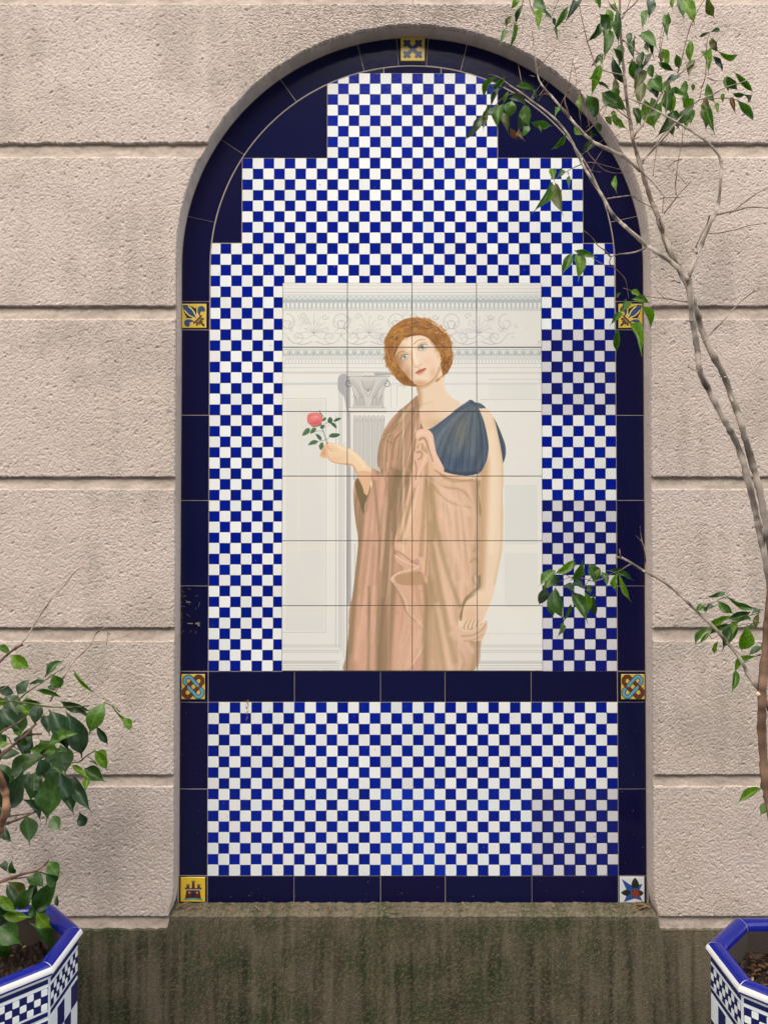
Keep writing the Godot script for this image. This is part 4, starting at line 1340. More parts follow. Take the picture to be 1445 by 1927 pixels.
func disc_mask() -> PackedVector2Array:
	var p := arc(INNER - 0.0012, 0.0, PI, 64)
	p.append(Vector2(-INNER + 0.0012, 0.5))
	p.append(Vector2(INNER - 0.0012, 0.5))
	return p

# a printed emblem on a dark tile of its own
func emblem_tile(parent: Node, r: PackedVector2Array, face: PackedVector2Array, tex: Texture2D, label: String, flip := false, bare := false) -> void:
	var st := flat()
	plate(st, inset(r, 0.0008), -0.008, 0.0005, 0.0009)
	var t := put("emblem_tile", done(st), mats["glaze_line"] if bare else mats["glaze_dark"], parent, label)
	var m := StandardMaterial3D.new()
	m.resource_name = "emblem_print"
	m.albedo_color = Color(0.93, 0.93, 0.93)
	m.albedo_texture = tex
	m.roughness = 0.18
	put("emblem_face", printed(face, 0.0004, 0.0022, 0.0008, flip), m, t)

# a raised plate whose front carries the whole of a picture, or the part uv0 to uv1
func printed(face: PackedVector2Array, z0: float, z1: float, bevel: float, flip := false, uv0 := Vector2.ZERO, uv1 := Vector2.ONE) -> ArrayMesh:
	var lo := face[0]
	var hi := face[2]
	var st := flat()
	var ps := [[lo.x, lo.y], [hi.x, lo.y], [hi.x, hi.y], [lo.x, hi.y]]
	var corner := []
	for ring in 3:
		var b := bevel if ring == 2 else 0.0
		var z: float = [z0, z1 - bevel, z1][ring]
		for p in ps:
			corner.append(Vector3(p[0] + (b if p[0] == lo.x else -b), p[1] + (b if p[1] == lo.y else -b), z))
	var faces := [[8, 9, 10, 11]]
	for k in 4:
		var n := (k + 1) % 4
		faces.append([k, n, 4 + n, 4 + k])
		faces.append([4 + k, 4 + n, 8 + n, 8 + k])
	for f in faces:
		for i in [0, 2, 1, 0, 3, 2]:
			var v: Vector3 = corner[f[i]]
			var u := (v.x - lo.x) / (hi.x - lo.x)
			if flip:
				u = 1.0 - u
			st.set_uv(Vector2(lerpf(uv0.x, uv1.x, u), lerpf(uv1.y, uv0.y, (v.y - lo.y) / (hi.y - lo.y))))
			st.add_vertex(v)
	return done(st)

# one checkered tile: a dark body with the glazed squares standing a little proud of it
func checker_tile(parent: Node, x0: float, x1: float, y0: float, y1: float, region: PackedVector2Array, blue_first: bool, kind: int, single: bool) -> void:
	var g := 0.0006
	var lift := rng.randf_range(-0.0004, 0.0004)
	var body := inset(region, g)
	var st := flat()
	plate(st, body, -0.008, lift, 0.0005)
	var label: String = ["", "greyish tile of this chequer with brushed violet-blue squares", "brighter tile of this chequer whose blue bleeds into the white squares"][kind]
	var t := put("checker_tile", done(st), mats["glaze_line"], parent, label)
	var nx := int(round((x1 - x0) / 0.025))
	var cw := (x1 - x0) / nx
	var ch := (y1 - y0) / 8.0
	var joined := flat()
	var tile_tone := rng.randf_range(0.94, 1.03)
	var deep := rng.randf()
	var shared := {}
	for j in 8:
		for i in nx:
			var blue := (i + j) % 2 == (0 if blue_first else 1)
			var cx := x0 + (i + 0.5) * cw + rng.randf_range(-0.0003, 0.0003)
			var cy := y1 - (j + 0.5) * ch + rng.randf_range(-0.0003, 0.0003)
			var hw := (cw * 0.5 - (0.0007 if blue else -0.0002)) + rng.randf_range(-0.0003, 0.0002)
			var hh := (ch * 0.5 - (0.0007 if blue else -0.0002)) + rng.randf_range(-0.0003, 0.0002)
			if kind == 1:  # painted by hand: uneven squares
				hw = cw * 0.5 + (0.0009 if blue and (i % 2 == 1) else -0.0009) + rng.randf_range(-0.0005, 0.0005)
				hh = ch * 0.5 - 0.0007 + rng.randf_range(-0.0006, 0.0006)
			var proud := lift + (0.0004 if blue else 0.0007)
			var bevel := 0.0002
			var corner := 0.0005 if blue else 0.0017
			if kind == 1:
				proud = lift + 0.0006
				corner = 0.0010
			if single:
				var variant := rng.randi() % 3
				var key := [blue, kind, variant]
				if not shared.has(key):
					var one := flat()
					plate(one, rounded(-hw, -hh, hw, hh, corner), -0.0015, proud - lift, bevel)
					shared[key] = done(one)
				var mname: String
				if kind == 1:
					mname = "brushed_blue" if blue else "brushed_white"
				elif blue:
					mname = "glaze_blue_%d" % (2 if kind == 2 else rng.randi() % 2)
				else:
					mname = "glaze_white_%d" % (rng.randi() % 4)
				var o := put("blue_square" if blue else "white_square", shared[key], mats[mname], t)
				o.position = Vector3(cx, cy, lift)
				continue
			var tone := tile_tone * rng.randf_range(0.93, 1.05)
			var col := Color(0.72, 0.765, 0.78).lerp(Color(0.75, 0.755, 0.75), rng.randf()) * tone
			if blue:
				col = Color(0.001, 0.013, 0.29).lerp(Color(0.001, 0.009, 0.18), clampf(deep * 0.5 + rng.randf() * 0.5, 0.0, 1.0))
			if kind == 1:
				col = Color(0.006, 0.010, 0.145) * rng.randf_range(0.85, 1.2) if blue else Color(0.585, 0.585, 0.63) * tone
			for q in Geometry2D.intersect_polygons(rounded(cx - hw, cy - hh, cx + hw, cy + hh, corner), body):
				if absf(area(q)) > 1.0e-5:
					joined.set_color(col)
					plate(joined, q, lift - 0.0015, proud, bevel)
	var pits := flat()
	var many := rng.randi_range(2, 5) if y0 > 1.05 else rng.randi_range(7, 13)
	for i in many:
		var o := Vector2(rng.randf_range(x0 + 0.004, x1 - 0.004), rng.randf_range(y0 + 0.004, y1 - 0.004))
		if not Geometry2D.is_point_in_polygon(o, body):
			continue
		var r := rng.randf_range(0.0005, 0.0014)
		var blot := PackedVector2Array()
		for k in 6:
			blot.append(o + Vector2.from_angle(k * TAU / 6) * r * rng.randf_range(0.5, 1.2))
		plate(pits, blot, lift, lift + 0.0011, 0.0001)
	put("glaze_pits", done(pits), mats["mortar_dark"], t, "", "stuff")
	if not single:
		put("glazed_squares", done(joined), mats["glaze_squares"], t, "", "stuff")

func build_mural() -> void:
	var w := thing("tile_mural", "arched mural of blue and white glazed tiles with a painted woman holding a rose", "mural")
	var st := flat()
	var bed := arc(HALF + 0.004, 0.0, PI, 48)
	bed.append(Vector2(-HALF - 0.004, 0.565))
	bed.append(Vector2(HALF + 0.004, 0.565))
	plate(st, bed, -0.019, -0.0009, 0.0004)
	put("mortar_bed", done(st), mats["mortar"], w)
	# dark border: columns of tiles, two bands, the arch ring and the pieces that fill it
	var out := HALF - 0.0012
	for side in [-1, 1]:
		var x0: float = -out if side < 0 else 0.4755
		var x1: float = -0.4755 if side < 0 else out
		for k in [1, 2, 4, 5, 6, 7]:
			dark_tile(rect(x0, ROWS[k], x1, ROWS[k + 1]), w)
		# above the lily tile the border turns into the arch
		var p := PackedVector2Array([Vector2(0.4755, 1.976), Vector2(out, 1.976)])
		p.append_array(arc(out, 0.0, deg_to_rad(12.5), 6))
		p.append_array(arc(INNER + 0.001, deg_to_rad(12.5), 0.0, 6))
		mirror_dark(p, side, w)
		var steps := [12.5, 33.6, 54.9, 76.2, 86.05]
		for k in 4:
			var a0 := deg_to_rad(steps[k])
			var a1 := deg_to_rad(steps[k + 1])
			var ring := arc(out, a0, a1, 10)
			ring.append_array(arc(INNER + 0.001, a1, a0, 10))
			mirror_dark(ring, side, w)
		# fillers inside the arch
		var f := PackedVector2Array([Vector2(0.4005, 2.1135)])
		var ri := INNER - 0.0008
		f.append_array(arc(ri, asin((2.1135 - SPRING) / ri), acos(0.4005 / ri), 12))
		mirror_dark(f, side, w)
		f = PackedVector2Array([Vector2(0.2005, 2.3150)])
		f.append_array(arc(ri, asin((2.3150 - SPRING) / ri), acos(0.2005 / ri), 16))
		mirror_dark(f, side, w)
		f = PackedVector2Array([Vector2(0.068, 2.5165)])
		f.append_array(arc(ri, asin((2.5165 - SPRING) / ri), acos(0.068 / ri), 8))
		mirror_dark(f, side, w)
	var cap := PackedVector2Array([Vector2(-0.067, 2.5165), Vector2(0.067, 2.5165)])
	cap.append_array(arc(INNER - 0.0008, acos(0.067 / INNER), PI - acos(0.067 / INNER), 8))
	dark_tile(cap, w)
	for k in 5:
		dark_tile(rect(COLS[k], ROWS[0], COLS[k + 1], ROWS[1]), w)
		dark_tile(rect(COLS[k], ROWS[3], COLS[k + 1], ROWS[4]), w)
	# emblems
	var crown := arc(out, deg_to_rad(93.95), deg_to_rad(86.05), 6)
	crown.append_array(arc(INNER + 0.001, deg_to_rad(86.05), deg_to_rad(93.95), 6))
	emblem_tile(w, rev(crown) if area(crown) < 0 else crown, rect(-0.0275, 2.5445, 0.0290, 2.6010), emblem("cross"), "yellow crown tile with a blue cross of squares")
	var lily := emblem("lily")
	var knot := emblem("knot")
	for side in [-1, 1]:
		var x0: float = -out if side < 0 else 0.4755
		var x1: float = -0.4755 if side < 0 else out
		var nudge: float = 0.002 * side
		emblem_tile(w, rect(x0, 1.9095, x1, 1.9755), rect(x0 + 0.001 if side < 0 else x0 + 0.0065, 1.9125, x1 - 0.007 if side < 0 else x1 - 0.003, 1.9695), lily, "yellow tile with a blue lily, on the %s" % ("left" if side < 0 else "right"), side > 0)
		emblem_tile(w, rect(x0, ROWS[3], x1, ROWS[4]), rect(x0 + 0.006 + nudge, 1.0465, x1 - 0.005 + nudge, 1.1045), knot, "yellow tile with two knotted links, %s link on top at the left corner" % ("blue" if side < 0 else "brown"), side > 0)
	emblem_tile(w, rect(-out, ROWS[0], -0.4755, ROWS[1]), rect(-0.5365, 0.5800, -0.4800, 0.6365), emblem("castle"), "yellow corner tile with a brown castle")
	emblem_tile(w, rect(0.4755, ROWS[0], out, ROWS[1]), rect(0.4775, 0.5785, 0.5345, 0.6375), emblem("star"), "white corner tile with a blue star flower", false, true)
	# chequered tiles
	var disc := disc_mask()
	for r in 2:
		for k in 5:
			var kind := 0
			if r == 0 and k == 4:
				kind = 1
			if r == 0 and k == 2:
				kind = 2
			checker_tile(w, COLS[k], COLS[k + 1], ROWS[1 + r], ROWS[2 + r], rect(COLS[k], ROWS[1 + r], COLS[k + 1], ROWS[2 + r]), true, kind, r == 0)
	for r in 4:
		var y0: float = ROWS[4 + r]
		var y1: float = ROWS[5 + r]
		checker_tile(w, -0.475, -0.300, y0, y1, rect(-0.475, y0, PANEL[0] - 0.0005, y1), false, 0, false)
		checker_tile(w, 0.300, 0.475, y0, y1, rect(PANEL[2] + 0.0005, y0, 0.475, y1), true, 0 if r == 2 else 1, false)
	var pt: float = PANEL[3] + 0.0005
	for k in 5:
		var a: float = COLS[k]
		var b: float = COLS[k + 1]
		var reg := rect(a, pt, b, ROWS[9])
		if k == 0:
			reg = PackedVector2Array([Vector2(a, ROWS[8]), Vector2(PANEL[0] - 0.0005, ROWS[8]), Vector2(PANEL[0] - 0.0005, pt), Vector2(b, pt), Vector2(b, ROWS[9]), Vector2(a, ROWS[9])])
		elif k == 4:
			reg = PackedVector2Array([Vector2(a, pt), Vector2(PANEL[2] + 0.0005, pt), Vector2(PANEL[2] + 0.0005, ROWS[8]), Vector2(b, ROWS[8]), Vector2(b, ROWS[9]), Vector2(a, ROWS[9])])
		if k == 0 or k == 4:
			var cut := Geometry2D.intersect_polygons(reg, disc)
			reg = cut[0] if area(cut[0]) > 0 else rev(cut[0])
		checker_tile(w, a, b, ROWS[8], ROWS[9], reg, false, 0, false)
	for k in 4:
		var a := -0.4 + k * 0.2
		checker_tile(w, a, a + 0.2, ROWS[9], ROWS[10], clip_to(rect(a, ROWS[9], a + 0.2, ROWS[10]), disc), true, 0, false)
	for k in 2:
		var a := -0.2 + k * 0.2
		checker_tile(w, a, a + 0.2, ROWS[10], ROWS[11], clip_to(rect(a, ROWS[10], a + 0.2, ROWS[11]), disc), true, 0, false)
	# rust that has run down over the third square of the lower left tile
	var rust := flat()
	for i in 34:
		var v := pow(rng.randf(), 1.6)
		var o := Vector2(-0.3845 + rng.randf_range(-0.004, 0.004) * (1.0 - v * 0.7), 1.044 - v * 0.055)
		var r := rng.randf_range(0.0006, 0.002) * (1.0 - 0.5 * v)
		var blot := PackedVector2Array()
		for k in 7:
			blot.append(o + Vector2.from_angle(k * TAU / 7) * Vector2(r * 0.7, r * 1.5) * rng.randf_range(0.5, 1.2))
		plate(rust, blot, 0.0005, 0.0014 + i * 0.00001, 0.0001)
	put("rust_stain", done(rust), mats["rust"], w, "rust stain run down over a white square")
	# the painted panel: 24 tiles that share one picture
	var m := StandardMaterial3D.new()
	m.resource_name = "painted_glaze"
	m.albedo_color = Color(0.95, 0.95, 0.95)
	m.albedo_texture = paint_panel()
	m.roughness = 0.2
	var grey := mat("panel_grout", Color(0.16, 0.165, 0.17), 0.9)
	st = flat()
	box(st, Vector3(PANEL[0], PANEL[1], -0.0015), Vector3(PANEL[2], PANEL[3], 0.0002))
	put("panel_grout", done(st), grey, w)
	var tw: float = (PANEL[2] - PANEL[0]) / 4.0
	var th: float = (PANEL[3] - PANEL[1]) / 6.0
	for j in 6:
		for i in 4:
			var x: float = PANEL[0] + i * tw
			var y: float = PANEL[3] - (j + 1) * th
			var gap := 0.0009
			var f := rect(x + (gap if i else 0.0), y + gap, x + tw - (gap if i < 3 else 0.0), y + th - (gap if j else 0.0))
			put("painted_tile", printed(f, 0.0, 0.0022 + rng.randf_range(-0.0003, 0.0003), 0.0005, false, Vector2(i / 4.0, j / 6.0), Vector2((i + 1) / 4.0, (j + 1) / 6.0)), m, w)

func clip_to(p: PackedVector2Array, disc: PackedVector2Array) -> PackedVector2Array:
	var cut := Geometry2D.intersect_polygons(p, disc)
	return cut[0] if area(cut[0]) > 0 else rev(cut[0])

func mirror_dark(p: PackedVector2Array, side: int, parent: Node) -> void:
	var q := PackedVector2Array()
	for v in p:
		q.append(Vector2(v.x * side, v.y))
	dark_tile(q if area(q) > 0 else rev(q), parent)

# ------------------------------------------------------------------ the octagonal planters
const RIM_TOP := 0.652
const T8 := 0.41421356

func rim_piece(a: float, phi: float, gap: float, shrink: float) -> ArrayMesh:
	var prof := [[-0.034, 0.632], [-0.0335, 0.642], [-0.030, 0.6480], [-0.024, 0.6510], [-0.017, 0.6522], [-0.010, 0.6508], [-0.0045, 0.6470], [-0.0010, 0.6415], [-0.0002, 0.6365], [-0.0016, 0.6325], [-0.006, 0.6308], [-0.018, 0.6305]]
	var n := Vector3(sin(phi), 0, cos(phi))
	var t := Vector3(cos(phi), 0, -sin(phi))
	var st := SurfaceTool.new()
	st.begin(Mesh.PRIMITIVE_TRIANGLES)
	st.set_smooth_group(1)
	var seg := 6
	for i in prof.size() - 1:
		for k in seg:
			var q := []
			for c in [[i + 1, k], [i + 1, k + 1], [i, k + 1], [i, k]]:
				var r: float = a + prof[c[0]][0] * (1.0 - shrink)
				var y: float = 0.641 + (prof[c[0]][1] - 0.641) * (1.0 - shrink)
				var u := lerpf(-1.0, 1.0, float(c[1]) / seg) * (r * T8 - gap)
				q.append(n * r + t * u + Vector3(0, y, 0))
			quad(st, q[0], q[1], q[2], q[3])
	return done(st)

func planter(label: String, at_: Vector3, a: float) -> Node3D:
	var p := thing("planter", label, "planter", at_, "octagonal tiled planters by the wall")
	var af := a - 0.008
	var w := af * T8 * 2.0
	# the clay body: outer and inner walls and a bottom
	var st := flat()
	var inn := a - 0.034
	for k in 8:
		var c0 := PI / 4 * k - PI / 8
		var c1 := PI / 4 * k + PI / 8
		var cs := 1.0 / cos(PI / 8)
		var o0 := Vector3(sin(c0), 0, cos(c0)) * cs
		var o1 := Vector3(sin(c1), 0, cos(c1)) * cs
		var up := Vector3(0, 0.636, 0)
		quad(st, o0 * (af - 0.004), o1 * (af - 0.004), o1 * (af - 0.004) + up, o0 * (af - 0.004) + up)
		quad(st, o1 * inn + Vector3(0, 0.3, 0), o0 * inn + Vector3(0, 0.3, 0), o0 * inn + up, o1 * inn + up)
		tri(st, Vector3(0, 0.3, 0), o0 * inn + Vector3(0, 0.3, 0), o1 * inn + Vector3(0, 0.3, 0))
	put("clay_body", done(st), mats["planter_clay"], p)
	# tiles: a patterned band over a tile of large checks on each face
	var hw := w * 0.5 - 0.0016
	var band := flat()
	plate(band, rect(-hw, 0.5555, hw, 0.6300), -0.005, 0.0, 0.0006)
	var band_mesh := done(band)
	var ink := flat()
	plate(ink, rect(-hw + 0.0015, 0.6165, hw - 0.0015, 0.6250), -0.001, 0.0006, 0.0003)
	plate(ink, rect(-hw + 0.0015, 0.5580, hw - 0.0015, 0.5660), -0.001, 0.0006, 0.0003)
	plate(ink, rect(-hw + 0.0015, 0.5700, hw - 0.0015, 0.6100), -0.001, 0.0006, 0.0003)
	var ink_mesh := done(ink)
	var dots := flat()
	var n := 10
	var cw := (hw - 0.002) * 2.0 / n
	for j in 3:
		for i in n:
			if (i + j) % 2:
				var cx := -hw + 0.002 + (i + 0.5) * cw
				var cy := 0.6100 - (j + 0.5) * 0.01333
				plate(dots, rounded(cx - cw * 0.46, cy - 0.0062, cx + cw * 0.46, cy + 0.0062, 0.0018), -0.001, 0.0009, 0.0002)
	var dot_mesh := done(dots)
	var body := flat()
	plate(body, rect(-hw, 0.002, hw, 0.5540), -0.005, 0.0, 0.0006)
	var body_mesh := done(body)
	var big := flat()
	var bw := (hw - 0.001) * 2.0 / 4
	for j in 12:
		for i in 4:
			if (i + j) % 2:
				var x := -hw + 0.001 + i * bw
				var y := 0.551 - (j + 1) * 0.0445
				plate(big, rect(x + 0.0004, y + 0.0004, x + bw - 0.0004, y + 0.0441), -0.001, 0.0006, 0.0003)
	var big_mesh := done(big)
	for k in 8:
		var phi := PI / 4 * k
		var nn := Vector3(sin(phi), 0, cos(phi))
		var face := Transform3D(Basis(Vector3(cos(phi), 0, -sin(phi)), Vector3.UP, nn), nn * af)
		var b := put("band_tile", band_mesh, mats["glaze_white_0"], p)
		b.transform = face
		put("dark_stripes", ink_mesh, mats["planter_navy"], b)
		put("white_checks", dot_mesh, mats["glaze_white_1"], b)
		var t := put("body_tile", body_mesh, mats["glaze_white_0"], p)
		t.transform = face
		put("dark_checks", big_mesh, mats["planter_navy"], t)
		put("rim_tile", rim_piece(a, phi, 0.0007, 0.0), mats["rim_blue"], p)
		put("rim_joint", rim_piece(a, phi, 0.0, 0.06), mats["white_grout"], p)
	return p

func soil(label: String, at_: Vector3, a: float, chips: int) -> void:
	var st := SurfaceTool.new()
	st.begin(Mesh.PRIMITIVE_TRIANGLES)
	st.set_smooth_group(-1)
	var nr := 22
	var na := 72
	var grid := []
	for i in nr + 1:
		var row := []
		for k in na:
			var q := TAU * k / na
			var edge := (a - 0.0345) / cos(fposmod(q + PI / 8, PI / 4) - PI / 8)
			var r := edge * i / nr
			var x := sin(q) * r
			var z := cos(q) * r
			var y := 0.006 * noise.get_noise_2d(x * 40.0 + at_.x, z * 40.0) + 0.004 * noise.get_noise_2d(x * 130.0, z * 130.0) + 0.008 * (1.0 - float(i) / nr)
			row.append(Vector3(x, y, z))
		grid.append(row)
	for i in nr:
		for k in na:
			var k1 := (k + 1) % na
			var tone := rng.randf_range(0.6, 1.5)
			st.set_color(Color(0.022, 0.016, 0.012) * tone if rng.randf() < 0.85 else Color(0.05, 0.038, 0.028))
			quad(st, grid[i][k], grid[i + 1][k], grid[i + 1][k1], grid[i][k1])
	for c in chips:
		var q := rng.randf() * TAU
		var r := (a - 0.045) * sqrt(rng.randf())
		var o := Vector3(sin(q) * r, 0.008 + 0.008 * (1.0 - r / a), cos(q) * r)
		var b := Basis.from_euler(Vector3(rng.randf_range(-0.5, 0.5), rng.randf() * TAU, rng.randf_range(-0.5, 0.5)))
		var l := rng.randf_range(0.002, 0.007)
		var ww := l * rng.randf_range(0.25, 0.6)
		var pale := rng.randf()
		st.set_color(Color(0.16, 0.075, 0.032) * rng.randf_range(0.4, 1.2) if pale < 0.6 else (Color(0.36, 0.30, 0.23) if pale < 0.72 else Color(0.07, 0.045, 0.03)))
		var tip := o + b * Vector3(0, 0.002, 0)
		var q0 := o + b * Vector3(-l, 0, -ww)
		var q1 := o + b * Vector3(l, 0, -ww * 0.6)
		var q2 := o + b * Vector3(l * 0.8, 0, ww)
		var q3 := o + b * Vector3(-l * 0.9, 0, ww * 0.7)
		tri(st, q1, q0, tip)
		tri(st, q2, q1, tip)
		tri(st, q3, q2, tip)
		tri(st, q0, q3, tip)
	var s := put("potting_soil", done(st), mats["soil"], self, label, "stuff")
	s.position = at_
	s.set_meta("category", "soil")

func build_planters() -> void:
	mat("planter_navy", Color(0.003, 0.007, 0.085), 0.14)
	mat("white_grout", Color(0.62, 0.62, 0.62), 0.7)
	planter("octagonal blue and white tiled planter at the left edge, under the leafy shrub", Vector3(-0.833, 0, 0.316), 0.166)
	soil("dark potting soil shaded by leaves in the left planter", Vector3(-0.833, 0.585, 0.316), 0.166, 30)
	planter("octagonal blue and white tiled planter in the bottom right corner, with bare soil", Vector3(0.7165, 0, 0.372), 0.166)
	soil("dark potting soil with brown bark chips in the right planter", Vector3(0.7165, 0.592, 0.372), 0.166, 260)

# ------------------------------------------------------------------ growing things
var leaf_shapes := []

func make_leaf(fold: float, droop: float, wave: float, twist: float, fat: float) -> ArrayMesh:
	var st := SurfaceTool.new()
	st.begin(Mesh.PRIMITIVE_TRIANGLES)
	st.set_smooth_group(0)
	var nv := 13
	var us := [-1.0, -0.55, 0.0, 0.55, 1.0]
	var p := []
	for j in nv + 1:
		var t := float(j) / nv
		var hw := 0.018
		if t > 0.05:
			var b := clampf((t - 0.05) / 0.80, 0.0, 1.0)
			hw = maxf(0.018 * (1.0 - t), 0.5 * pow(sin(PI * pow(b, fat)), 0.82))
		if t > 0.8:
			hw = maxf(hw, 0.055 * (1.0 - (t - 0.8) / 0.2) + 0.006)
		var row := []
		for u in us:
			var x: float = u * hw
			var y := t - 0.04 * droop * t * t
			var z := -droop * (t - 0.45) * (t - 0.45) + fold * absf(x) + wave * sin(t * 11.0 + u * 1.3) * absf(x)
			z += twist * x * (t - 0.5)
			x += twist * 0.22 * (sin(PI * t) - 0.4 * t)
			row.append([Vector3(x, y, z), Vector2(0.5 + u * 0.48 * clampf(hw * 2.0, 0.15, 1.0), t)])
		p.append(row)
	for j in nv:
		for i in 4:
			for c in [[j, i], [j + 1, i + 1], [j, i + 1], [j, i], [j + 1, i], [j + 1, i + 1]]:
				st.set_uv(p[c[0]][c[1]][1])
				st.add_vertex(p[c[0]][c[1]][0])
	st.index()
	st.generate_normals()
	return st.commit()

func leaf(parent: Node3D, bx: float, by: float, tx: float, ty: float, wide: float, color: int, z: float) -> void:
	if leaf_shapes.is_empty():
		for k in 8:
			leaf_shapes.append(make_leaf([0.2, 0.4, 0.12, 0.55, 0.3, 0.45, 0.16, 0.6][k], [0.3, 0.5, 0.75, 0.4, 0.9, 0.2, 0.6, 0.5][k], [0.05, 0.12, 0.08, 0.15, 0.1, 0.2, 0.14, 0.06][k], [0.2, -0.4, 0.5, -0.2, 0.7, -0.6, 0.1, 0.3][k], [0.92, 1.02, 0.95, 0.9, 1.05, 0.94, 1.0, 0.9][k]))
	var b := at(bx, by, z + rng.randf_range(-0.012, 0.012))
	var t := at(tx, ty, z + rng.randf_range(-0.02, 0.025))
	var f := t - b
	var l := f.length()
	f /= l
	l *= 1.18
	var v := (EYE - b).normalized()
	var n := (v - f * v.dot(f)).normalized()
	var roll := rng.randf_range(-0.6, 0.6)
	n = n.rotated(f, roll)
	# most blades turn their upper face to the sky
	n = (n + Vector3.UP * 0.25)
	n = (n - f * n.dot(f)).normalized()
	var side := f.cross(n).normalized()
	var seen := (side - v * side.dot(v)).length()
	var w := wide * (EYE.z - z) / FOCAL / maxf(0.5, seen) * (0.98 if tx > 500.0 else 1.0)
	var o := put("leaf", leaf_shapes[rng.randi() % leaf_shapes.size()], mats["leaf_%d" % color], parent)
	o.transform = Transform3D(Basis(side * w, f * l, n * l * 0.8), b)

# leaves read off one enlargement of the photograph: its corner, its scale, the depth they grow at, then [base, tip, width, colour]
func leaves(parent: Node3D, ox: float, oy: float, scale_: float, z: float, list: Array) -> void:
	for q in list:
		leaf(parent, ox + q[0] / scale_, oy + q[1] / scale_, ox + q[2] / scale_, oy + q[3] / scale_, q[4] / scale_, q[5], z + rng.randf_range(-0.03, 0.03))

func limb(called: String, parent: Node3D, path: Array, z0: float, z1: float, d0: float, d1: float, color: Color, sides := 7) -> void:
	var raw := []
	var n := path.size() / 2
	for i in n:
		var t := float(i) / maxf(1.0, n - 1)
		var z := lerpf(z0, z1, t) + 0.012 * sin(i * 2.4 + path[0])
		raw.append(at(path[i * 2], path[i * 2 + 1], z))
	var pts := []
	for i in n - 1:
		var p0: Vector3 = raw[maxi(0, i - 1)]
		var p3: Vector3 = raw[mini(n - 1, i + 2)]
		var steps := clampi(int((raw[i + 1] - raw[i]).length() / 0.008), 2, 8)
		for k in steps:
			pts.append(raw[i].cubic_interpolate(raw[i + 1], p0, p3, float(k) / steps))
	pts.append(raw[n - 1])
	var st := SurfaceTool.new()
	st.begin(Mesh.PRIMITIVE_TRIANGLES)
	st.set_smooth_group(0)
	var rings := []
	var tint := []
	for i in pts.size():
		var f: Vector3 = (pts[mini(i + 1, pts.size() - 1)] - pts[maxi(i - 1, 0)]).normalized()
		var a := f.cross(Vector3(0.31, 0.17, 0.93)).normalized()
		var b := f.cross(a)
		var t := float(i) / (pts.size() - 1)
		var p: Vector3 = pts[i]
		var r := lerpf(d0, d1, t) * 0.5 * (EYE.z - p.z) / FOCAL
		r *= (0.8 if d0 > 8.0 else 0.95) * (1.0 + 0.12 * noise.get_noise_2d(i * 0.7, path[0]))
		var node_ := (i * 7 + int(path[0])) % 11 == 0
		if node_:
			r *= 1.14
		var ring := []
		for k in sides:
			var q := TAU * k / sides
			ring.append(p + (a * cos(q) + b * sin(q)) * r * (1.0 + 0.16 * noise.get_noise_2d(k * 1.7 + path[0], i * 0.8 + path[1])))
		rings.append(ring)
		var g := noise.get_noise_2d(i * 0.35 + path[0], 2.0)
		tint.append(color * ((1.0 + 0.3 * g + 0.35 * noise.get_noise_2d(i * 1.3, path[0] * 0.7)) * (0.62 if node_ else 1.0)))
	for i in pts.size() - 1:
		for k in sides:
			var k1 := (k + 1) % sides
			for c in [[i, k], [i + 1, k1], [i, k1], [i, k], [i + 1, k], [i + 1, k1]]:
				st.set_color(tint[c[0]])
				st.add_vertex(rings[c[0]][c[1]])
	for k in range(1, sides - 1):
		for e in [[pts.size() - 1, k + 1, k], [0, k, k + 1]]:
			st.set_color(tint[e[0]])
			st.add_vertex(rings[e[0]][0])
			st.add_vertex(rings[e[0]][e[1]])
			st.add_vertex(rings[e[0]][e[2]])
	st.index()
	st.generate_normals()
	put(called, st.commit(), mats["bark"], parent)

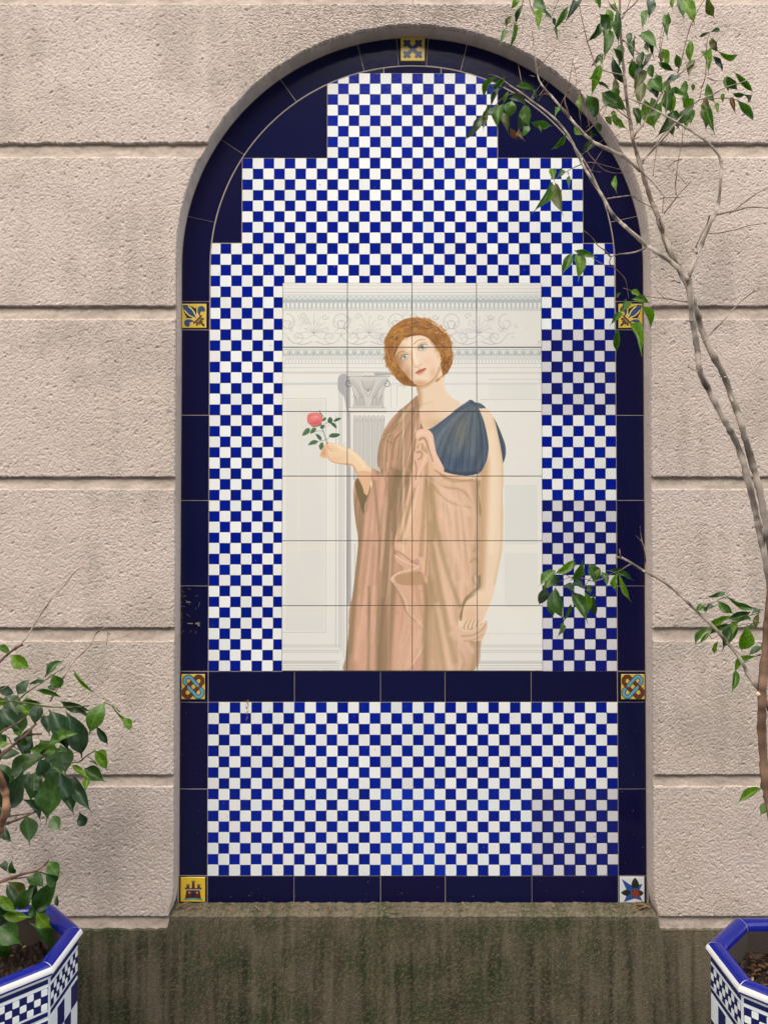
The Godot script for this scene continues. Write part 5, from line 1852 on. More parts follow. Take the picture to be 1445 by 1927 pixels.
func build_fig_tree() -> void:
	var t := thing("fig_tree", "thin weeping fig tree with bare grey limbs at the right, leafy at its top", "tree", Vector3.ZERO)
	var brown := Color(0.185, 0.115, 0.080)
	var grey := Color(0.29, 0.25, 0.215)
	var twig := Color(0.19, 0.125, 0.095)
	var pale := Color(0.35, 0.30, 0.255)
	limb("trunk", t, [1504, 1800, 1478, 1700, 1456, 1560, 1441, 1480, 1434, 1400, 1433, 1310, 1439, 1230, 1447, 1140, 1455, 1040, 1462, 950], 0.40, 0.38, 22, 16, brown, 12)
	limb("cut_stub", t, [1433, 1312, 1425, 1306], 0.385, 0.40, 12, 10, Color(0.52, 0.40, 0.27))
	limb("limb", t, [1450, 1120, 1441, 1062, 1430, 1010, 1419, 955, 1407, 905, 1393, 855, 1374, 812, 1352, 772, 1333, 735, 1316, 698, 1311, 655, 1302, 600, 1298, 555, 1295, 524], 0.385, 0.40, 15, 13, grey, 9)
	limb("limb", t, [1466, 1120, 1452, 1050, 1440, 985, 1428, 922, 1412, 862, 1396, 806, 1378, 752, 1358, 700, 1336, 660, 1320, 620, 1308, 582, 1296, 545, 1280, 512, 1264, 478, 1248, 440, 1238, 410], 0.40, 0.36, 17, 12, grey, 9)
	limb("limb", t, [1295, 528, 1278, 507, 1260, 492, 1240, 478, 1216, 462, 1196, 444, 1180, 430, 1164, 416, 1150, 400, 1138, 378, 1122, 352, 1108, 330, 1094, 306, 1082, 280, 1070, 256, 1058, 240, 1044, 224, 1020, 204, 1000, 190, 980, 174, 958, 160, 944, 148], 0.40, 0.30, 11, 2.5, pale, 8)
	limb("limb", t, [1294, 526, 1305, 495, 1320, 460, 1334, 424, 1346, 400, 1352, 375, 1355, 340, 1356, 302, 1340, 278, 1318, 258, 1290, 240, 1262, 224, 1238, 210, 1218, 200, 1196, 190, 1180, 184], 0.40, 0.34, 10, 3, pale, 8)
	limb("leader", t, [1266, 490, 1252, 455, 1240, 415, 1226, 380, 1214, 345, 1206, 318, 1198, 290, 1190, 262, 1186, 235, 1181, 205, 1177, 170, 1173, 130, 1169, 90, 1167, 50, 1166, 10, 1166, -40], 0.36, 0.30, 11, 5, Color(0.25, 0.20, 0.165), 8)
	limb("branch", t, [1204, 322, 1190, 308, 1172, 294, 1150, 284, 1128, 274, 1112, 264, 1096, 250, 1084, 236, 1072, 222, 1062, 210, 1050, 196, 1036, 180, 1022, 164, 1013, 148, 1009, 128, 1006, 104, 1003, 80, 1001, 56], 0.35, 0.28, 8, 1.6, pale)
	limb("branch", t, [1432, 1304, 1420, 1288, 1406, 1268, 1396, 1246, 1384, 1228, 1368, 1210, 1350, 1188, 1330, 1168, 1310, 1150, 1290, 1130, 1270, 1112, 1250, 1096, 1226, 1082, 1206, 1072, 1188, 1060, 1170, 1050, 1158, 1049], 0.385, 0.24, 10, 5, grey, 8)
	limb("branch", t, [1446, 1335, 1440, 1318, 1450, 1345, 1470, 1370], 0.38, 0.42, 8, 6, brown)
	# twigs: [depth, widths, path]
	var tw := [
		[0.33, 2.6, 1.4, [1186, 1062, 1178, 1066, 1166, 1074, 1150, 1080, 1136, 1088]], [0.27, 2.6, 1.2, [1168, 1050, 1166, 1040, 1165, 1033]], [0.26, 2.8, 1.2, [1215, 1076, 1214, 1060, 1213, 1040, 1210, 1024, 1202, 1014, 1196, 1008]], [0.25, 2.0, 1.0, [1212, 1036, 1208, 1020, 1205, 1005, 1204, 990]],
		[0.35, 4, 2, [1214, 467, 1196, 474, 1180, 477, 1166, 478, 1148, 483]], [0.33, 2.6, 1.2, [1148, 483, 1136, 470, 1124, 462, 1116, 450, 1106, 440, 1098, 434]], [0.33, 2.2, 1.0, [1150, 482, 1146, 494, 1150, 502, 1140, 500, 1128, 494, 1112, 484, 1100, 478]], [0.33, 2.0, 1.0, [1150, 500, 1160, 508, 1170, 518, 1177, 528, 1180, 545, 1182, 562]],
		[0.36, 2.0, 1.0, [1296, 568, 1276, 566, 1254, 562, 1232, 560, 1210, 556, 1190, 548, 1172, 542]], [0.36, 1.6, 0.8, [1250, 562, 1238, 550, 1232, 538]], [0.38, 3.4, 1.6, [1322, 644, 1340, 624, 1360, 604, 1384, 576, 1402, 560, 1420, 548, 1445, 540]], [0.38, 2.0, 1.2, [1416, 550, 1418, 540]],
		[0.39, 4.5, 2.4, [1348, 404, 1364, 400, 1384, 396, 1410, 390, 1450, 392]], [0.39, 2.6, 1.4, [1372, 402, 1396, 384, 1420, 366, 1450, 350]], [0.39, 2.2, 1.2, [1334, 440, 1356, 438, 1384, 432, 1410, 424, 1432, 422]],
		[0.39, 3.4, 2.6, [1334, 406, 1330, 420, 1316, 448, 1308, 466]], [0.40, 5, 4, [1310, 476, 1303, 469]], [0.40, 5, 3, [1314, 698, 1302, 694, 1294, 690]], [0.40, 4, 3, [1302, 604, 1292, 604]], [0.40, 4.5, 2.5, [1278, 532, 1268, 528, 1262, 530]], [0.39, 4, 3, [1366, 710, 1354, 708]], [0.39, 5, 4, [1378, 756, 1370, 740]], [0.40, 4, 3, [1352, 790, 1346, 788]],
		[0.35, 3.4, 2, [1204, 316, 1214, 296, 1228, 280, 1240, 262, 1254, 246]], [0.34, 3.6, 1.6, [1192, 262, 1196, 250, 1210, 234, 1220, 214, 1236, 190, 1250, 168, 1264, 150, 1290, 130, 1318, 108, 1340, 86, 1358, 66, 1372, 50]],
		[0.35, 3.8, 1.8, [1208, 302, 1226, 284, 1250, 258, 1270, 232, 1290, 210, 1312, 190, 1340, 178, 1366, 164, 1392, 156, 1416, 146]], [0.35, 2.6, 1.4, [1314, 188, 1340, 186, 1366, 184, 1384, 188]], [0.33, 2.4, 1.2, [1316, 184, 1320, 164, 1326, 146, 1328, 124, 1328, 100, 1330, 78, 1334, 62]], [0.33, 2.0, 1.0, [1328, 120, 1342, 110, 1348, 104]], [0.33, 2.0, 1.0, [1330, 146, 1346, 152, 1362, 152]],
		[0.32, 2.6, 1.2, [1274, 138, 1282, 112, 1288, 86, 1298, 50, 1306, 34, 1316, 12, 1330, -8]], [0.33, 2.4, 1.0, [1238, 108, 1244, 84, 1248, 62, 1254, 38]], [0.33, 2, 1.0, [1240, 90, 1244, 60, 1248, 44]],
		[0.33, 3.4, 1.6, [1174, 142, 1156, 138, 1140, 134, 1124, 128, 1116, 118]], [0.32, 2.4, 1.2, [1120, 124, 1112, 100, 1104, 76, 1098, 50, 1092, 24, 1088, -10]], [0.34, 3.2, 1.6, [1170, 74, 1182, 84, 1194, 94, 1208, 104]], [0.33, 2.6, 1.2, [1170, 34, 1178, 20, 1184, 4, 1192, -14]], [0.33, 4, 1.6, [1166, 28, 1154, 16, 1146, 6, 1140, -10]], [0.33, 3, 1.4, [1172, 26, 1186, 14, 1198, 2, 1206, -12]],
		[0.34, 2.2, 1.0, [1180, 118, 1200, 116, 1220, 118]], [0.34, 2.6, 1.2, [1186, 226, 1170, 214, 1154, 200, 1140, 186]], [0.34, 2.2, 1.0, [1176, 188, 1156, 194, 1136, 200, 1120, 222, 1102, 240]],
		[0.33, 2.8, 1.2, [1072, 222, 1066, 204, 1062, 186, 1068, 174, 1078, 170, 1096, 170]], [0.33, 2.2, 1.0, [1066, 176, 1058, 190, 1050, 210]], [0.33, 2.2, 1.0, [1066, 178, 1072, 146, 1076, 124, 1078, 112]], [0.33, 2.0, 1.0, [1068, 176, 1084, 160, 1082, 132, 1076, 116]], [0.33, 2.2, 1.0, [1084, 168, 1088, 200, 1092, 230, 1092, 252]], [0.33, 2.0, 1.0, [1090, 168, 1100, 200, 1108, 236, 1114, 260]],
		[0.32, 2.6, 1.2, [1036, 182, 1024, 176, 1012, 190]], [0.31, 2.0, 1.0, [1014, 180, 1026, 164, 1034, 150]], [0.30, 2.2, 1.0, [1008, 134, 1020, 120, 1032, 104, 1044, 94]], [0.30, 1.8, 0.8, [1006, 144, 996, 142]], [0.31, 1.8, 0.9, [986, 178, 980, 150, 976, 128, 972, 112]],
		[0.34, 2.2, 1.0, [1100, 250, 1118, 234, 1134, 216, 1142, 196]], [0.34, 2.2, 1.0, [1114, 262, 1104, 282, 1120, 304, 1136, 320, 1160, 326, 1188, 322]], [0.34, 2.0, 1.0, [1098, 306, 1116, 306, 1140, 312, 1170, 320]], [0.34, 1.8, 0.9, [1110, 330, 1118, 308, 1132, 284, 1150, 264, 1170, 248]], [0.33, 1.8, 0.9, [1096, 306, 1106, 316, 1118, 322, 1130, 324]],
		[0.34, 2.4, 1.2, [1092, 310, 1078, 316, 1064, 324, 1050, 334]], [0.34, 2.0, 1.0, [1068, 324, 1070, 330]], [0.35, 3.2, 1.6, [1142, 374, 1154, 372, 1170, 370, 1186, 368, 1200, 372]], [0.35, 2.0, 1.0, [1190, 370, 1206, 380, 1222, 388, 1238, 398]], [0.34, 1.6, 0.9, [1140, 384, 1142, 402]], [0.36, 2.0, 1.0, [1202, 320, 1216, 332, 1230, 346, 1242, 362, 1250, 372]],
		[0.37, 3.0, 1.4, [1248, 402, 1260, 388, 1272, 372, 1284, 358, 1300, 340]], [0.37, 2.4, 1.0, [1246, 400, 1248, 376, 1250, 372, 1266, 372, 1290, 370]], [0.36, 2.6, 1.2, [1272, 366, 1270, 350, 1272, 330, 1276, 300, 1282, 270, 1284, 240]], [0.36, 2.0, 1.0, [1282, 300, 1268, 304, 1256, 316]], [0.36, 1.8, 0.9, [1290, 346, 1280, 334, 1272, 326]], [0.36, 2.0, 1.0, [1228, 330, 1232, 300, 1236, 276]],
		[0.37, 2.4, 1.4, [1240, 412, 1246, 440, 1254, 462]], [0.35, 2.2, 1.0, [1430, 1152, 1412, 1158, 1390, 1162, 1372, 1170, 1350, 1178]], [0.35, 2.0, 1.0, [1430, 1172, 1408, 1174, 1384, 1178]], [0.35, 2.0, 1.0, [1382, 1128, 1362, 1124, 1346, 1132, 1332, 1136, 1322, 1140]], [0.35, 2.6, 1.2, [1430, 1232, 1418, 1236]], [0.30, 1.8, 0.9, [1334, 1196, 1340, 1202, 1352, 1194, 1362, 1188]],
		[0.28, 2.2, 1.0, [1136, 1088, 1116, 1094, 1096, 1088, 1076, 1086, 1058, 1092, 1040, 1102]], [0.28, 1.8, 0.9, [1094, 1090, 1092, 1100]], [0.28, 1.8, 0.9, [1112, 1086, 1100, 1102]], [0.28, 1.6, 0.8, [1072, 1086, 1058, 1078, 1050, 1070]], [0.29, 2.2, 1.0, [944, 148, 930, 142, 918, 140]], [0.30, 2.6, 1.2, [986, 178, 966, 176, 946, 184, 930, 200]],
		[0.30, 2.2, 1.0, [986, -10, 982, 8, 974, 24, 966, 30]], [0.30, 2, 1.0, [994, -10, 998, 10, 1002, 20]], [0.30, 1.8, 0.9, [1054, -6, 1044, 14, 1038, 30]]]
	for q in tw:
		limb("twig", t, q[3], q[0], q[0] - 0.02, q[1], q[2], twig if q[1] < 3.2 else pale.lerp(twig, 0.35), 5)
	# leaves
	leaves(t, 860, 0, 4.817, 0.30, [
		[570, -30, 495, 75, 60, 2], [605, 20, 525, 205, 46, 0], [528, 180, 487, 425, 46, 1], [495, 135, 440, 240, 48, 4], [440, 250, 392, 390, 50, 1], [685, 92, 738, 245, 88, 2], [690, -20, 805, 105, 92, 0], [790, 90, 856, 165, 34, 0], [868, 155, 886, 232, 34, 3],
		[1085, -10, 1000, 165, 82, 3], [1010, 50, 882, 260, 56, 1], [882, 235, 908, 350, 28, 1], [1310, 125, 1390, 260, 100, 0], [1305, 195, 1197, 365, 70, 0], [1333, 225, 1345, 492, 112, 1], [1365, 55, 1392, 285, 66, 2], [1400, 180, 1450, 340, 70, 1], [1310, 480, 1218, 600, 44, 6], [1300, 505, 1312, 580, 50, 1],
		[1300, 575, 1222, 845, 84, 2], [1190, 705, 1295, 745, 42, 2], [1265, 748, 1375, 808, 32, 6], [1105, 840, 1115, 1000, 58, 7], [1180, 850, 1268, 1066, 120, 0], [1308, 835, 1448, 978, 96, 0], [1398, 805, 1455, 900, 96, 1],
		[350, 680, 234, 880, 60, 1], [440, 692, 308, 815, 44, 1], [432, 748, 298, 940, 46, 6], [465, 822, 418, 935, 38, 2], [470, 880, 625, 940, 78, 6], [520, 770, 695, 810, 54, 1], [690, 800, 724, 890, 20, 1],
		[405, 930, 360, 1138, 118, 1], [505, 905, 468, 1065, 118, 1], [600, 935, 642, 1125, 118, 1], [555, 1055, 612, 1175, 66, 6], [660, 1130, 590, 1236, 60, 1], [420, 1000, 462, 1180, 70, 4], [310, 965, 236, 1056, 74, 0], [235, 1035, 92, 1255, 74, 6], [268, 1005, 238, 1168, 58, 4],
		[670, 1112, 850, 1140, 76, 1], [742, 1136, 760, 1192, 26, 1], [942, 936, 888, 1034, 44, 1], [676, 905, 694, 872, 20, 1], [480, 1165, 540, 1255, 60, 5], [545, 1150, 585, 1250, 50, 5], [1040, 1150, 1135, 1215, 60, 2], [1125, 1195, 1260, 1230, 58, 3], [1338, 1058, 1402, 1124, 54, 7], [1390, 1050, 1450, 1105, 60, 2], [1262, 1110, 1300, 1195, 60, 6]])
	leaves(t, 1100, 0, 4.188, 0.31, [
		[350, 238, 350, 355, 50, 0], [395, 262, 372, 438, 56, 0], [440, 243, 560, 365, 84, 1], [415, 258, 540, 425, 48, 3], [225, 378, 284, 495, 54, 0], [208, 448, 308, 664, 66, 3], [128, 722, 292, 864, 84, 0], [215, 702, 310, 864, 78, 1], [573, 490, 695, 558, 46, 0], [590, 395, 602, 495, 46, 4], [490, 335, 500, 412, 46, 4],
		[452, 395, 430, 525, 66, 0], [430, 458, 398, 605, 60, 0], [445, 515, 398, 705, 98, 4], [462, 635, 428, 815, 84, 4], [510, 495, 532, 605, 60, 1], [500, 405, 468, 525, 56, 6], [525, 618, 605, 725, 88, 1], [488, 688, 575, 765, 60, 3], [645, 680, 668, 878, 92, 1], [655, 700, 640, 880, 80, 0],
		[772, 590, 638, 640, 48, 3], [688, 722, 774, 750, 52, 1], [780, 622, 790, 752, 62, 1], [848, 655, 852, 715, 30, 1], [855, 465, 818, 600, 58, 4], [458, 772, 532, 995, 100, 2], [592, 785, 540, 980, 92, 1], [378, 836, 436, 975, 60, 0], [692, 882, 588, 1055, 98, 0], [778, 770, 862, 868, 92, 2], [852, 825, 738, 985, 96, 0], [852, 855, 832, 970, 48, 1],
		[928, 838, 965, 1005, 66, 4], [955, 838, 1012, 1030, 68, 1], [1030, 798, 1050, 880, 36, 2], [1082, 730, 1086, 805, 32, 2], [992, 252, 1064, 242, 36, 0], [988, 254, 895, 292, 26, 6], [988, 296, 1048, 405, 54, 4], [1048, 412, 1210, 436, 48, 2], [1012, 436, 1092, 555, 40, 3], [1100, 600, 1130, 715, 48, 1], [1110, 600, 1198, 705, 60, 0],
		[1172, 566, 1322, 725, 46, 1], [1158, 742, 1262, 750, 36, 0], [1208, 784, 1342, 948, 58, 1], [1148, 758, 1182, 884, 38, 5], [1260, 748, 1292, 805, 40, 6], [770, -25, 862, 155, 100, 2], [500, -20, 510, 120, 78, 3], [700, -20, 686, 66, 36, 2], [198, 908, 312, 1005, 54, 2], [205, 878, 248, 902, 34, 2], [75, -10, 118, 64, 42, 1], [230, 20, 262, 90, 50, 2], [255, 60, 262, 320, 60, 0]])
	leaves(t, 1000, 230, 4.817, 0.32, [
		[178, 420, 202, 525, 66, 2], [282, 415, 226, 505, 58, 0], [332, 478, 337, 590, 36, 1], [192, 540, 128, 648, 62, 1], [190, 598, 42, 786, 88, 1], [206, 536, 264, 800, 104, 4], [752, 465, 756, 610, 52, 2], [318, 102, 192, 240, 52, 1], [600, 175, 462, 284, 58, 0], [365, 1178, 284, 1360, 84, 1], [402, 1175, 432, 1398, 104, 2], [385, 1158, 578, 1215, 62, 1], [466, 1195, 494, 1275, 32, 6]])
	leaves(t, 1000, 400, 3.211, 0.33, [
		[598, 462, 662, 510, 34, 2], [604, 520, 704, 542, 46, 1], [578, 528, 538, 600, 50, 1], [548, 600, 482, 670, 40, 1], [668, 556, 722, 690, 46, 2], [522, 698, 510, 838, 40, 1], [588, 652, 662, 828, 60, 2], [532, 488, 508, 515, 22, 0]])
	leaves(t, 1000, 1000, 6.02, 0.29, [
		[495, 315, 282, 478, 100, 2], [582, 340, 458, 555, 108, 1], [640, 360, 722, 585, 140, 0], [764, 425, 730, 525, 60, 7], [792, 450, 852, 605, 78, 0], [845, 440, 1125, 538, 78, 0], [960, 476, 924, 668, 80, 2], [985, 490, 1105, 780, 66, 2], [268, 438, 98, 600, 118, 1], [505, 335, 376, 475, 50, 6], [214, 555, 136, 655, 88, 7], [225, 500, 310, 610, 120, 3], [365, 585, 478, 665, 100, 3], [445, 570, 600, 645, 80, 3],
		[260, 630, 338, 970, 165, 0], [190, 710, 240, 960, 90, 1], [175, 640, 102, 840, 120, 6], [448, 670, 616, 990, 150, 0], [598, 680, 640, 900, 92, 2], [640, 605, 662, 710, 60, 0], [690, 715, 722, 960, 80, 3], [455, 805, 368, 1010, 48, 0], [352, 1030, 306, 1180, 62, 1]])
	leaves(t, 1290, 1090, 7.71, 0.33, [
		[605, 185, 332, 268, 72, 0], [560, 245, 1005, 448, 90, 1], [440, 315, 675, 500, 125, 1], [245, 365, 146, 480, 90, 1], [258, 398, 316, 470, 60, 0], [428, 368, 276, 435, 84, 6], [940, 480, 610, 575, 125, 0], [640, 525, 328, 730, 100, 2], [345, 680, 116, 940, 80, 1], [650, 645, 335, 800, 76, 1], [345, 765, 205, 920, 60, 1], [742, 560, 680, 772, 100, 2], [720, 640, 548, 980, 195, 0], [900, 680, 818, 1035, 205, 2],
		[955, 565, 745, 618, 62, 0], [1120, 425, 955, 488, 72, 0], [1050, 480, 1002, 710, 84, 4], [462, 895, 410, 1090, 60, 2], [1105, 960, 926, 1090, 100, 0], [1010, 1100, 700, 1330, 100, 2], [730, 1290, 680, 1610, 100, 1], [985, 655, 885, 695, 60, 0]])
	leaves(t, 1000, 950, 2.964, 0.36, [[1285, 1572, 1152, 1655, 44, 2], [1330, 1655, 1278, 1725, 50, 1]])
	# the leaves behind those in the thick of the crown
	for i in 26:
		var x := rng.randf_range(1150, 1330)
		var y := rng.randf_range(60, 220) if i % 4 else rng.randf_range(-40, 40)
		leaf(t, x, y, x + rng.randf_range(-16, 16), y + rng.randf_range(26, 46), rng.randf_range(12, 19), [0, 1, 1, 4, 2][rng.randi() % 5], rng.randf_range(0.22, 0.30))

func build_fig_shrub() -> void:
	var t := thing("fig_shrub", "bushy weeping fig with broad dark glossy leaves at the left edge", "shrub", Vector3.ZERO)
	var brown := Color(0.13, 0.08, 0.06)
	var green := Color(0.13, 0.15, 0.05)
	var pale := Color(0.36, 0.26, 0.21)
	limb("trunk", t, [-70, 1790, -40, 1680, -14, 1600, 4, 1550, 12, 1525, 10, 1490, -4, 1450, -14, 1410], 0.33, 0.34, 22, 15, Color(0.26, 0.15, 0.09), 10)
	limb("branch", t, [-12, 1440, 4, 1420, 26, 1402, 48, 1384, 68, 1362], 0.34, 0.28, 9, 5, brown, 7)
	limb("branch", t, [48, 1383, 64, 1382, 80, 1381], 0.30, 0.28, 5, 3.5, brown, 6)
	limb("branch", t, [-30, 1410, 0, 1380, 16, 1370, 32, 1362, 50, 1348], 0.36, 0.30, 5, 2.4, brown, 6)
	limb("branch", t, [8, 1552, 24, 1546, 50, 1536, 66, 1528, 82, 1524], 0.33, 0.28, 6, 2.6, brown, 6)
	limb("branch", t, [8, 1538, 34, 1534, 60, 1530], 0.33, 0.29, 3.5, 2, brown, 6)
	limb("branch", t, [-30, 1280, 0, 1246, 14, 1232, 30, 1220, 43, 1214], 0.34, 0.28, 6, 4.5, brown, 7)
	limb("branch", t, [-20, 1668, 0, 1660, 22, 1652, 46, 1644, 70, 1638, 84, 1628, 92, 1620], 0.34, 0.26, 7, 3, Color(0.20, 0.11, 0.085), 7)
	limb("twig", t, [22, 1654, 40, 1652, 56, 1650], 0.30, 0.29, 3, 2, brown, 5)
	limb("twig", t, [70, 1640, 86, 1644, 96, 1648], 0.26, 0.25, 2.4, 1.8, brown, 5)
	limb("twig", t, [36, 1646, 44, 1638, 50, 1630], 0.29, 0.28, 2, 1.4, pale, 5)
	limb("twig", t, [30, 1223, 36, 1216, 50, 1200, 70, 1168, 96, 1130, 120, 1104, 140, 1078, 162, 1062, 186, 1045], 0.28, 0.22, 3.2, 1.4, pale, 5)
	limb("twig", t, [95, 1320, 104, 1304, 110, 1292, 124, 1268, 140, 1244, 156, 1228, 172, 1212, 180, 1194, 192, 1184, 202, 1181, 203, 1196, 201, 1214], 0.27, 0.22, 4, 1.6, pale, 5)
	limb("twig", t, [203, 1190, 208, 1194, 206, 1198], 0.22, 0.22, 1.6, 1, pale, 4)
	limb("twig", t, [176, 1208, 200, 1206, 226, 1200, 250, 1190], 0.23, 0.2, 1.4, 0.8, pale, 4)
	limb("twig", t, [0, 1300, 20, 1286, 44, 1256], 0.32, 0.3, 2, 1.2, pale, 4)
	limb("stem", t, [-14, 1320, 6, 1320, 32, 1318, 50, 1304, 66, 1294, 84, 1281, 100, 1270, 124, 1255], 0.30, 0.24, 3.4, 1.8, green, 6)
	limb("stem", t, [30, 1320, 60, 1324, 92, 1330, 124, 1331, 150, 1330, 168, 1328], 0.30, 0.24, 3.6, 2.4, green, 6)
	limb("stem", t, [196, 1322, 206, 1317], 0.24, 0.24, 2.4, 1.8, green, 5)
	limb("stem", t, [200, 1323, 216, 1330, 226, 1340], 0.24, 0.24, 2.2, 1.8, green, 5)
	limb("stem", t, [80, 1444, 100, 1442, 120, 1436, 148, 1434, 164, 1422, 180, 1412], 0.28, 0.24, 3.2, 2.2, green, 6)
	limb("stem", t, [110, 1442, 106, 1452], 0.27, 0.26, 2.6, 2.2, green, 5)
	limb("stem", t, [166, 1424, 178, 1432, 184, 1440], 0.25, 0.25, 2, 1.6, green, 5)
	limb("stem", t, [86, 1274, 90, 1258, 88, 1250], 0.26, 0.26, 2.4, 2, green, 5)
	limb("twig", t, [78, 1425, 104, 1420, 132, 1412], 0.27, 0.25, 2, 1.2, brown, 4)
	limb("twig", t, [120, 1536, 144, 1532, 168, 1526], 0.25, 0.22, 1.6, 0.9, pale, 4)
	limb("twig", t, [10, 1382, 18, 1390, 24, 1402, 36, 1412], 0.30, 0.28, 2.4, 1.8, green, 5)
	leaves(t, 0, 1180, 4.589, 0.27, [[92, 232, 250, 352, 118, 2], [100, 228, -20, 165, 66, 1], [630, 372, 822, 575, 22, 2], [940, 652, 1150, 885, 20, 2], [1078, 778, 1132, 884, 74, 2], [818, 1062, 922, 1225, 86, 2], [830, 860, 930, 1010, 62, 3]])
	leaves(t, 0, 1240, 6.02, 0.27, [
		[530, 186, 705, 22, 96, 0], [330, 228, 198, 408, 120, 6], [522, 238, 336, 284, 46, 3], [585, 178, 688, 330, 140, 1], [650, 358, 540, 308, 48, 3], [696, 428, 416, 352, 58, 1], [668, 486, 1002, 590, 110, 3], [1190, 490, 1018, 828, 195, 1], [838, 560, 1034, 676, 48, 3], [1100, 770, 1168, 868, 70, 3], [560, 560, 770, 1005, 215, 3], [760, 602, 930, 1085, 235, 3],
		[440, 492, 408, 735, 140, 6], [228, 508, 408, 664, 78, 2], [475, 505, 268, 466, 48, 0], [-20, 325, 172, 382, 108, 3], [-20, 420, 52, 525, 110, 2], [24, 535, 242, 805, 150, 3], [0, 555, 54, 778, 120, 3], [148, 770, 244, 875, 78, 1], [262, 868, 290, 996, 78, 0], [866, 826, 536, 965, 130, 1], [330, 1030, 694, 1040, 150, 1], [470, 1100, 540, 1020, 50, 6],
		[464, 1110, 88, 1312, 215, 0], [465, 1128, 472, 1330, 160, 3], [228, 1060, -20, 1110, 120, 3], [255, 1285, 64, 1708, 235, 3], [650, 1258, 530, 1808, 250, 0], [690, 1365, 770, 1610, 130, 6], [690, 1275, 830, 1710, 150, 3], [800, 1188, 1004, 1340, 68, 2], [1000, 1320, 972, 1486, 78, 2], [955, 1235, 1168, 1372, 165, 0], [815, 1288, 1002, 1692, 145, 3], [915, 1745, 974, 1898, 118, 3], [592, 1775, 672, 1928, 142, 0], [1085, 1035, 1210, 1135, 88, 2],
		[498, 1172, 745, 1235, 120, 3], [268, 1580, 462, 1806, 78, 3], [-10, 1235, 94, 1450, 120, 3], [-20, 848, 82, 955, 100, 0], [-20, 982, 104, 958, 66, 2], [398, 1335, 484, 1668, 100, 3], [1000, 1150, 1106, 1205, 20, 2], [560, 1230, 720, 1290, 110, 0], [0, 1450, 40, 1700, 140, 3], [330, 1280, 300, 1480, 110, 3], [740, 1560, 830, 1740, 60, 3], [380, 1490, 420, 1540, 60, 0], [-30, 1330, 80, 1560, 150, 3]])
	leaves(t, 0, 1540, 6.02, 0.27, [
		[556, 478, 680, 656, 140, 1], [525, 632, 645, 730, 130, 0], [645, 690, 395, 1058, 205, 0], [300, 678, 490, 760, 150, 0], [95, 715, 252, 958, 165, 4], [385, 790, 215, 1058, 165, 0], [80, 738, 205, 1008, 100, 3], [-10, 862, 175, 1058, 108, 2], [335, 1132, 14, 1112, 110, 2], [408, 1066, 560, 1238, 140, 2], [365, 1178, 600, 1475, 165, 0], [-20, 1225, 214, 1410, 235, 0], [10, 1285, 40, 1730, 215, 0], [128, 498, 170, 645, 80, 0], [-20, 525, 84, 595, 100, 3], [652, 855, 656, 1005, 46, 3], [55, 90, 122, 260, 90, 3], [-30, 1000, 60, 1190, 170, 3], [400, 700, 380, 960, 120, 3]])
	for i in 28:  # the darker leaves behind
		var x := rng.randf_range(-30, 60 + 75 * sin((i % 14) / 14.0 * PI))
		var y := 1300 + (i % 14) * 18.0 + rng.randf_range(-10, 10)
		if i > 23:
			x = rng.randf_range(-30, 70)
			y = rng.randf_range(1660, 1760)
		leaf(t, x, y, x + rng.randf_range(-18, 30), y + rng.randf_range(34, 62), rng.randf_range(22, 36), [3, 0, 0, 3, 6][rng.randi() % 5], rng.randf_range(0.14, 0.24))

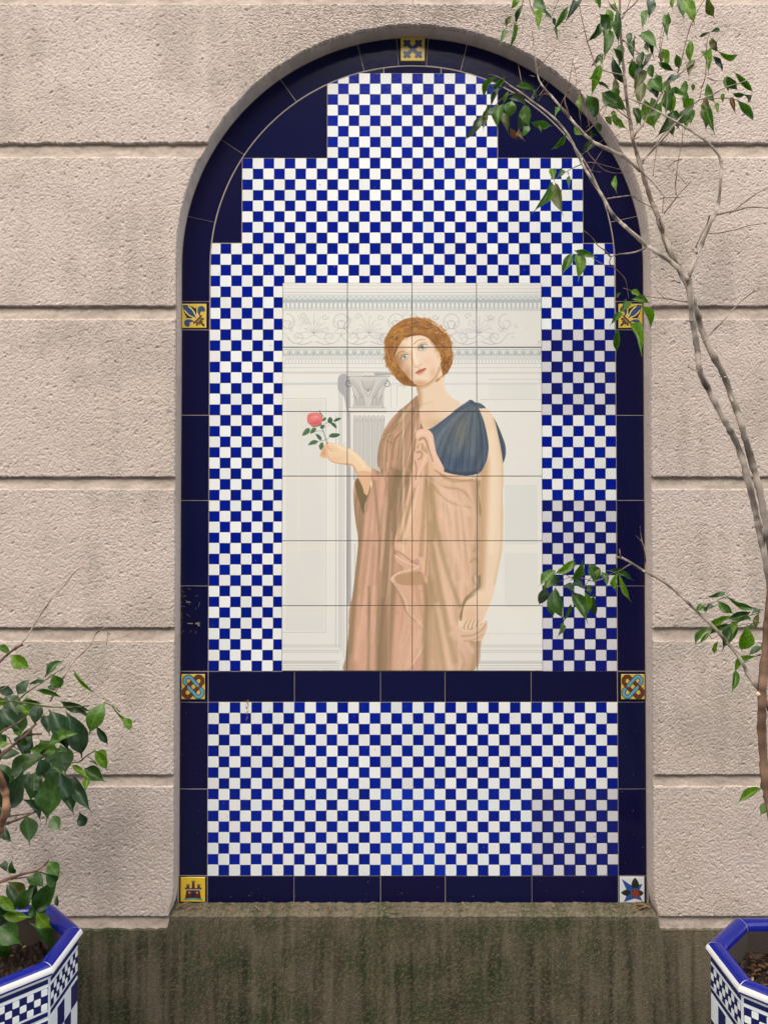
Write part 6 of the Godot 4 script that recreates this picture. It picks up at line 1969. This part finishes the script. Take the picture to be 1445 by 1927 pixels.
# ------------------------------------------------------------------ small dry stuff on the sill of the niche
func build_litter() -> void:
	mat("cobweb", Color(0.21, 0.185, 0.155), 0.9, 0.2).cull_mode = BaseMaterial3D.CULL_DISABLED
	var st := flat()
	for i in 340:
		var x := rng.randf_range(-0.54, 0.54)
		if rng.randf() < 0.3:
			x = (0.53 - absf(rng.randfn(0.0, 0.02))) * (1.0 if rng.randf() < 0.6 else -1.0)
		var z := rng.randf_range(0.004, 0.04) if absf(x) < 0.5 else rng.randf_range(0.004, 0.03)
		var y := 0.5775 - z * 0.05 + (0.004 if absf(x) > 0.515 else 0.0)
		var b := Basis.from_euler(Vector3(rng.randf_range(-0.5, 0.7), rng.randf() * TAU, rng.randf_range(-0.6, 0.6)))
		var l := rng.randf_range(0.002, 0.009)
		var w := l * rng.randf_range(0.06, 0.3)
		st.set_color(Color(0.21, 0.145, 0.075) * rng.randf_range(0.5, 1.4))
		var o := Vector3(x, y, z)
		quad(st, o + b * Vector3(-l, 0, -w), o + b * Vector3(l, 0.001, -w * 0.4), o + b * Vector3(l, 0.001, w * 0.4), o + b * Vector3(-l, 0, w))
	var s := put("dry_litter", done(st), mats["litter"], self, "dry brown plant litter lying along the sill of the niche", "stuff")
	s.set_meta("category", "litter")
	# wisps of old cobweb with caught bits on the left border, and pale specks on the lowest dark tiles
	st = flat()
	for i in 30:
		var o := Vector3(-0.54 + rng.randf() * rng.randf() * 0.06, rng.randf_range(1.19, 1.31), 0.0022)
		var d := Vector2.from_angle(rng.randf() * TAU) * rng.randf_range(0.003, 0.012)
		var n := Vector2(-d.y, d.x).normalized() * 0.00022
		quad(st, o + Vector3(-n.x, -n.y, 0), o + Vector3(d.x - n.x, d.y - n.y, 0.003), o + Vector3(d.x + n.x, d.y + n.y, 0.003), o + Vector3(n.x, n.y, 0))
	for q in [[-0.522, 1.272, 0.004, 0.0012], [-0.517, 1.222, 0.006, 0.0009], [-0.500, 1.222, 0.0045, 0.0018], [-0.497, 1.219, 0.002, 0.003]]:
		box(st, Vector3(q[0] - q[2], q[1] - q[3], 0.001), Vector3(q[0] + q[2], q[1] + q[3], 0.0035))
	s = put("cobweb", done(st), mats["cobweb"], self, "wispy old cobweb with caught bits on the left dark border")
	s.set_meta("category", "cobweb")
	st = flat()
	for i in 64:
		var o := Vector2(rng.randf_range(-0.47, 0.47), 0.578 + 0.06 * rng.randf() * rng.randf())
		if i > 44:
			o = Vector2((-0.508 if i % 2 else 0.508) + rng.randf_range(-0.025, 0.025), rng.randf_range(0.65, 1.03))
		var d := Vector2.from_angle(rng.randf() * TAU) * rng.randf_range(0.0006, 0.0019)
		var n := Vector2(-d.y, d.x) * rng.randf_range(0.15, 0.5)
		var z := 0.0012
		quad(st, Vector3(o.x - n.x, o.y - n.y, z), Vector3(o.x + d.x, o.y + d.y, z), Vector3(o.x + n.x, o.y + n.y, z), Vector3(o.x - d.x, o.y - d.y, z))
	s = put("dust_specks", done(st), mats["cobweb"], self, "pale dust specks stuck on the lowest dark border tiles", "stuff")
	s.set_meta("category", "dust")
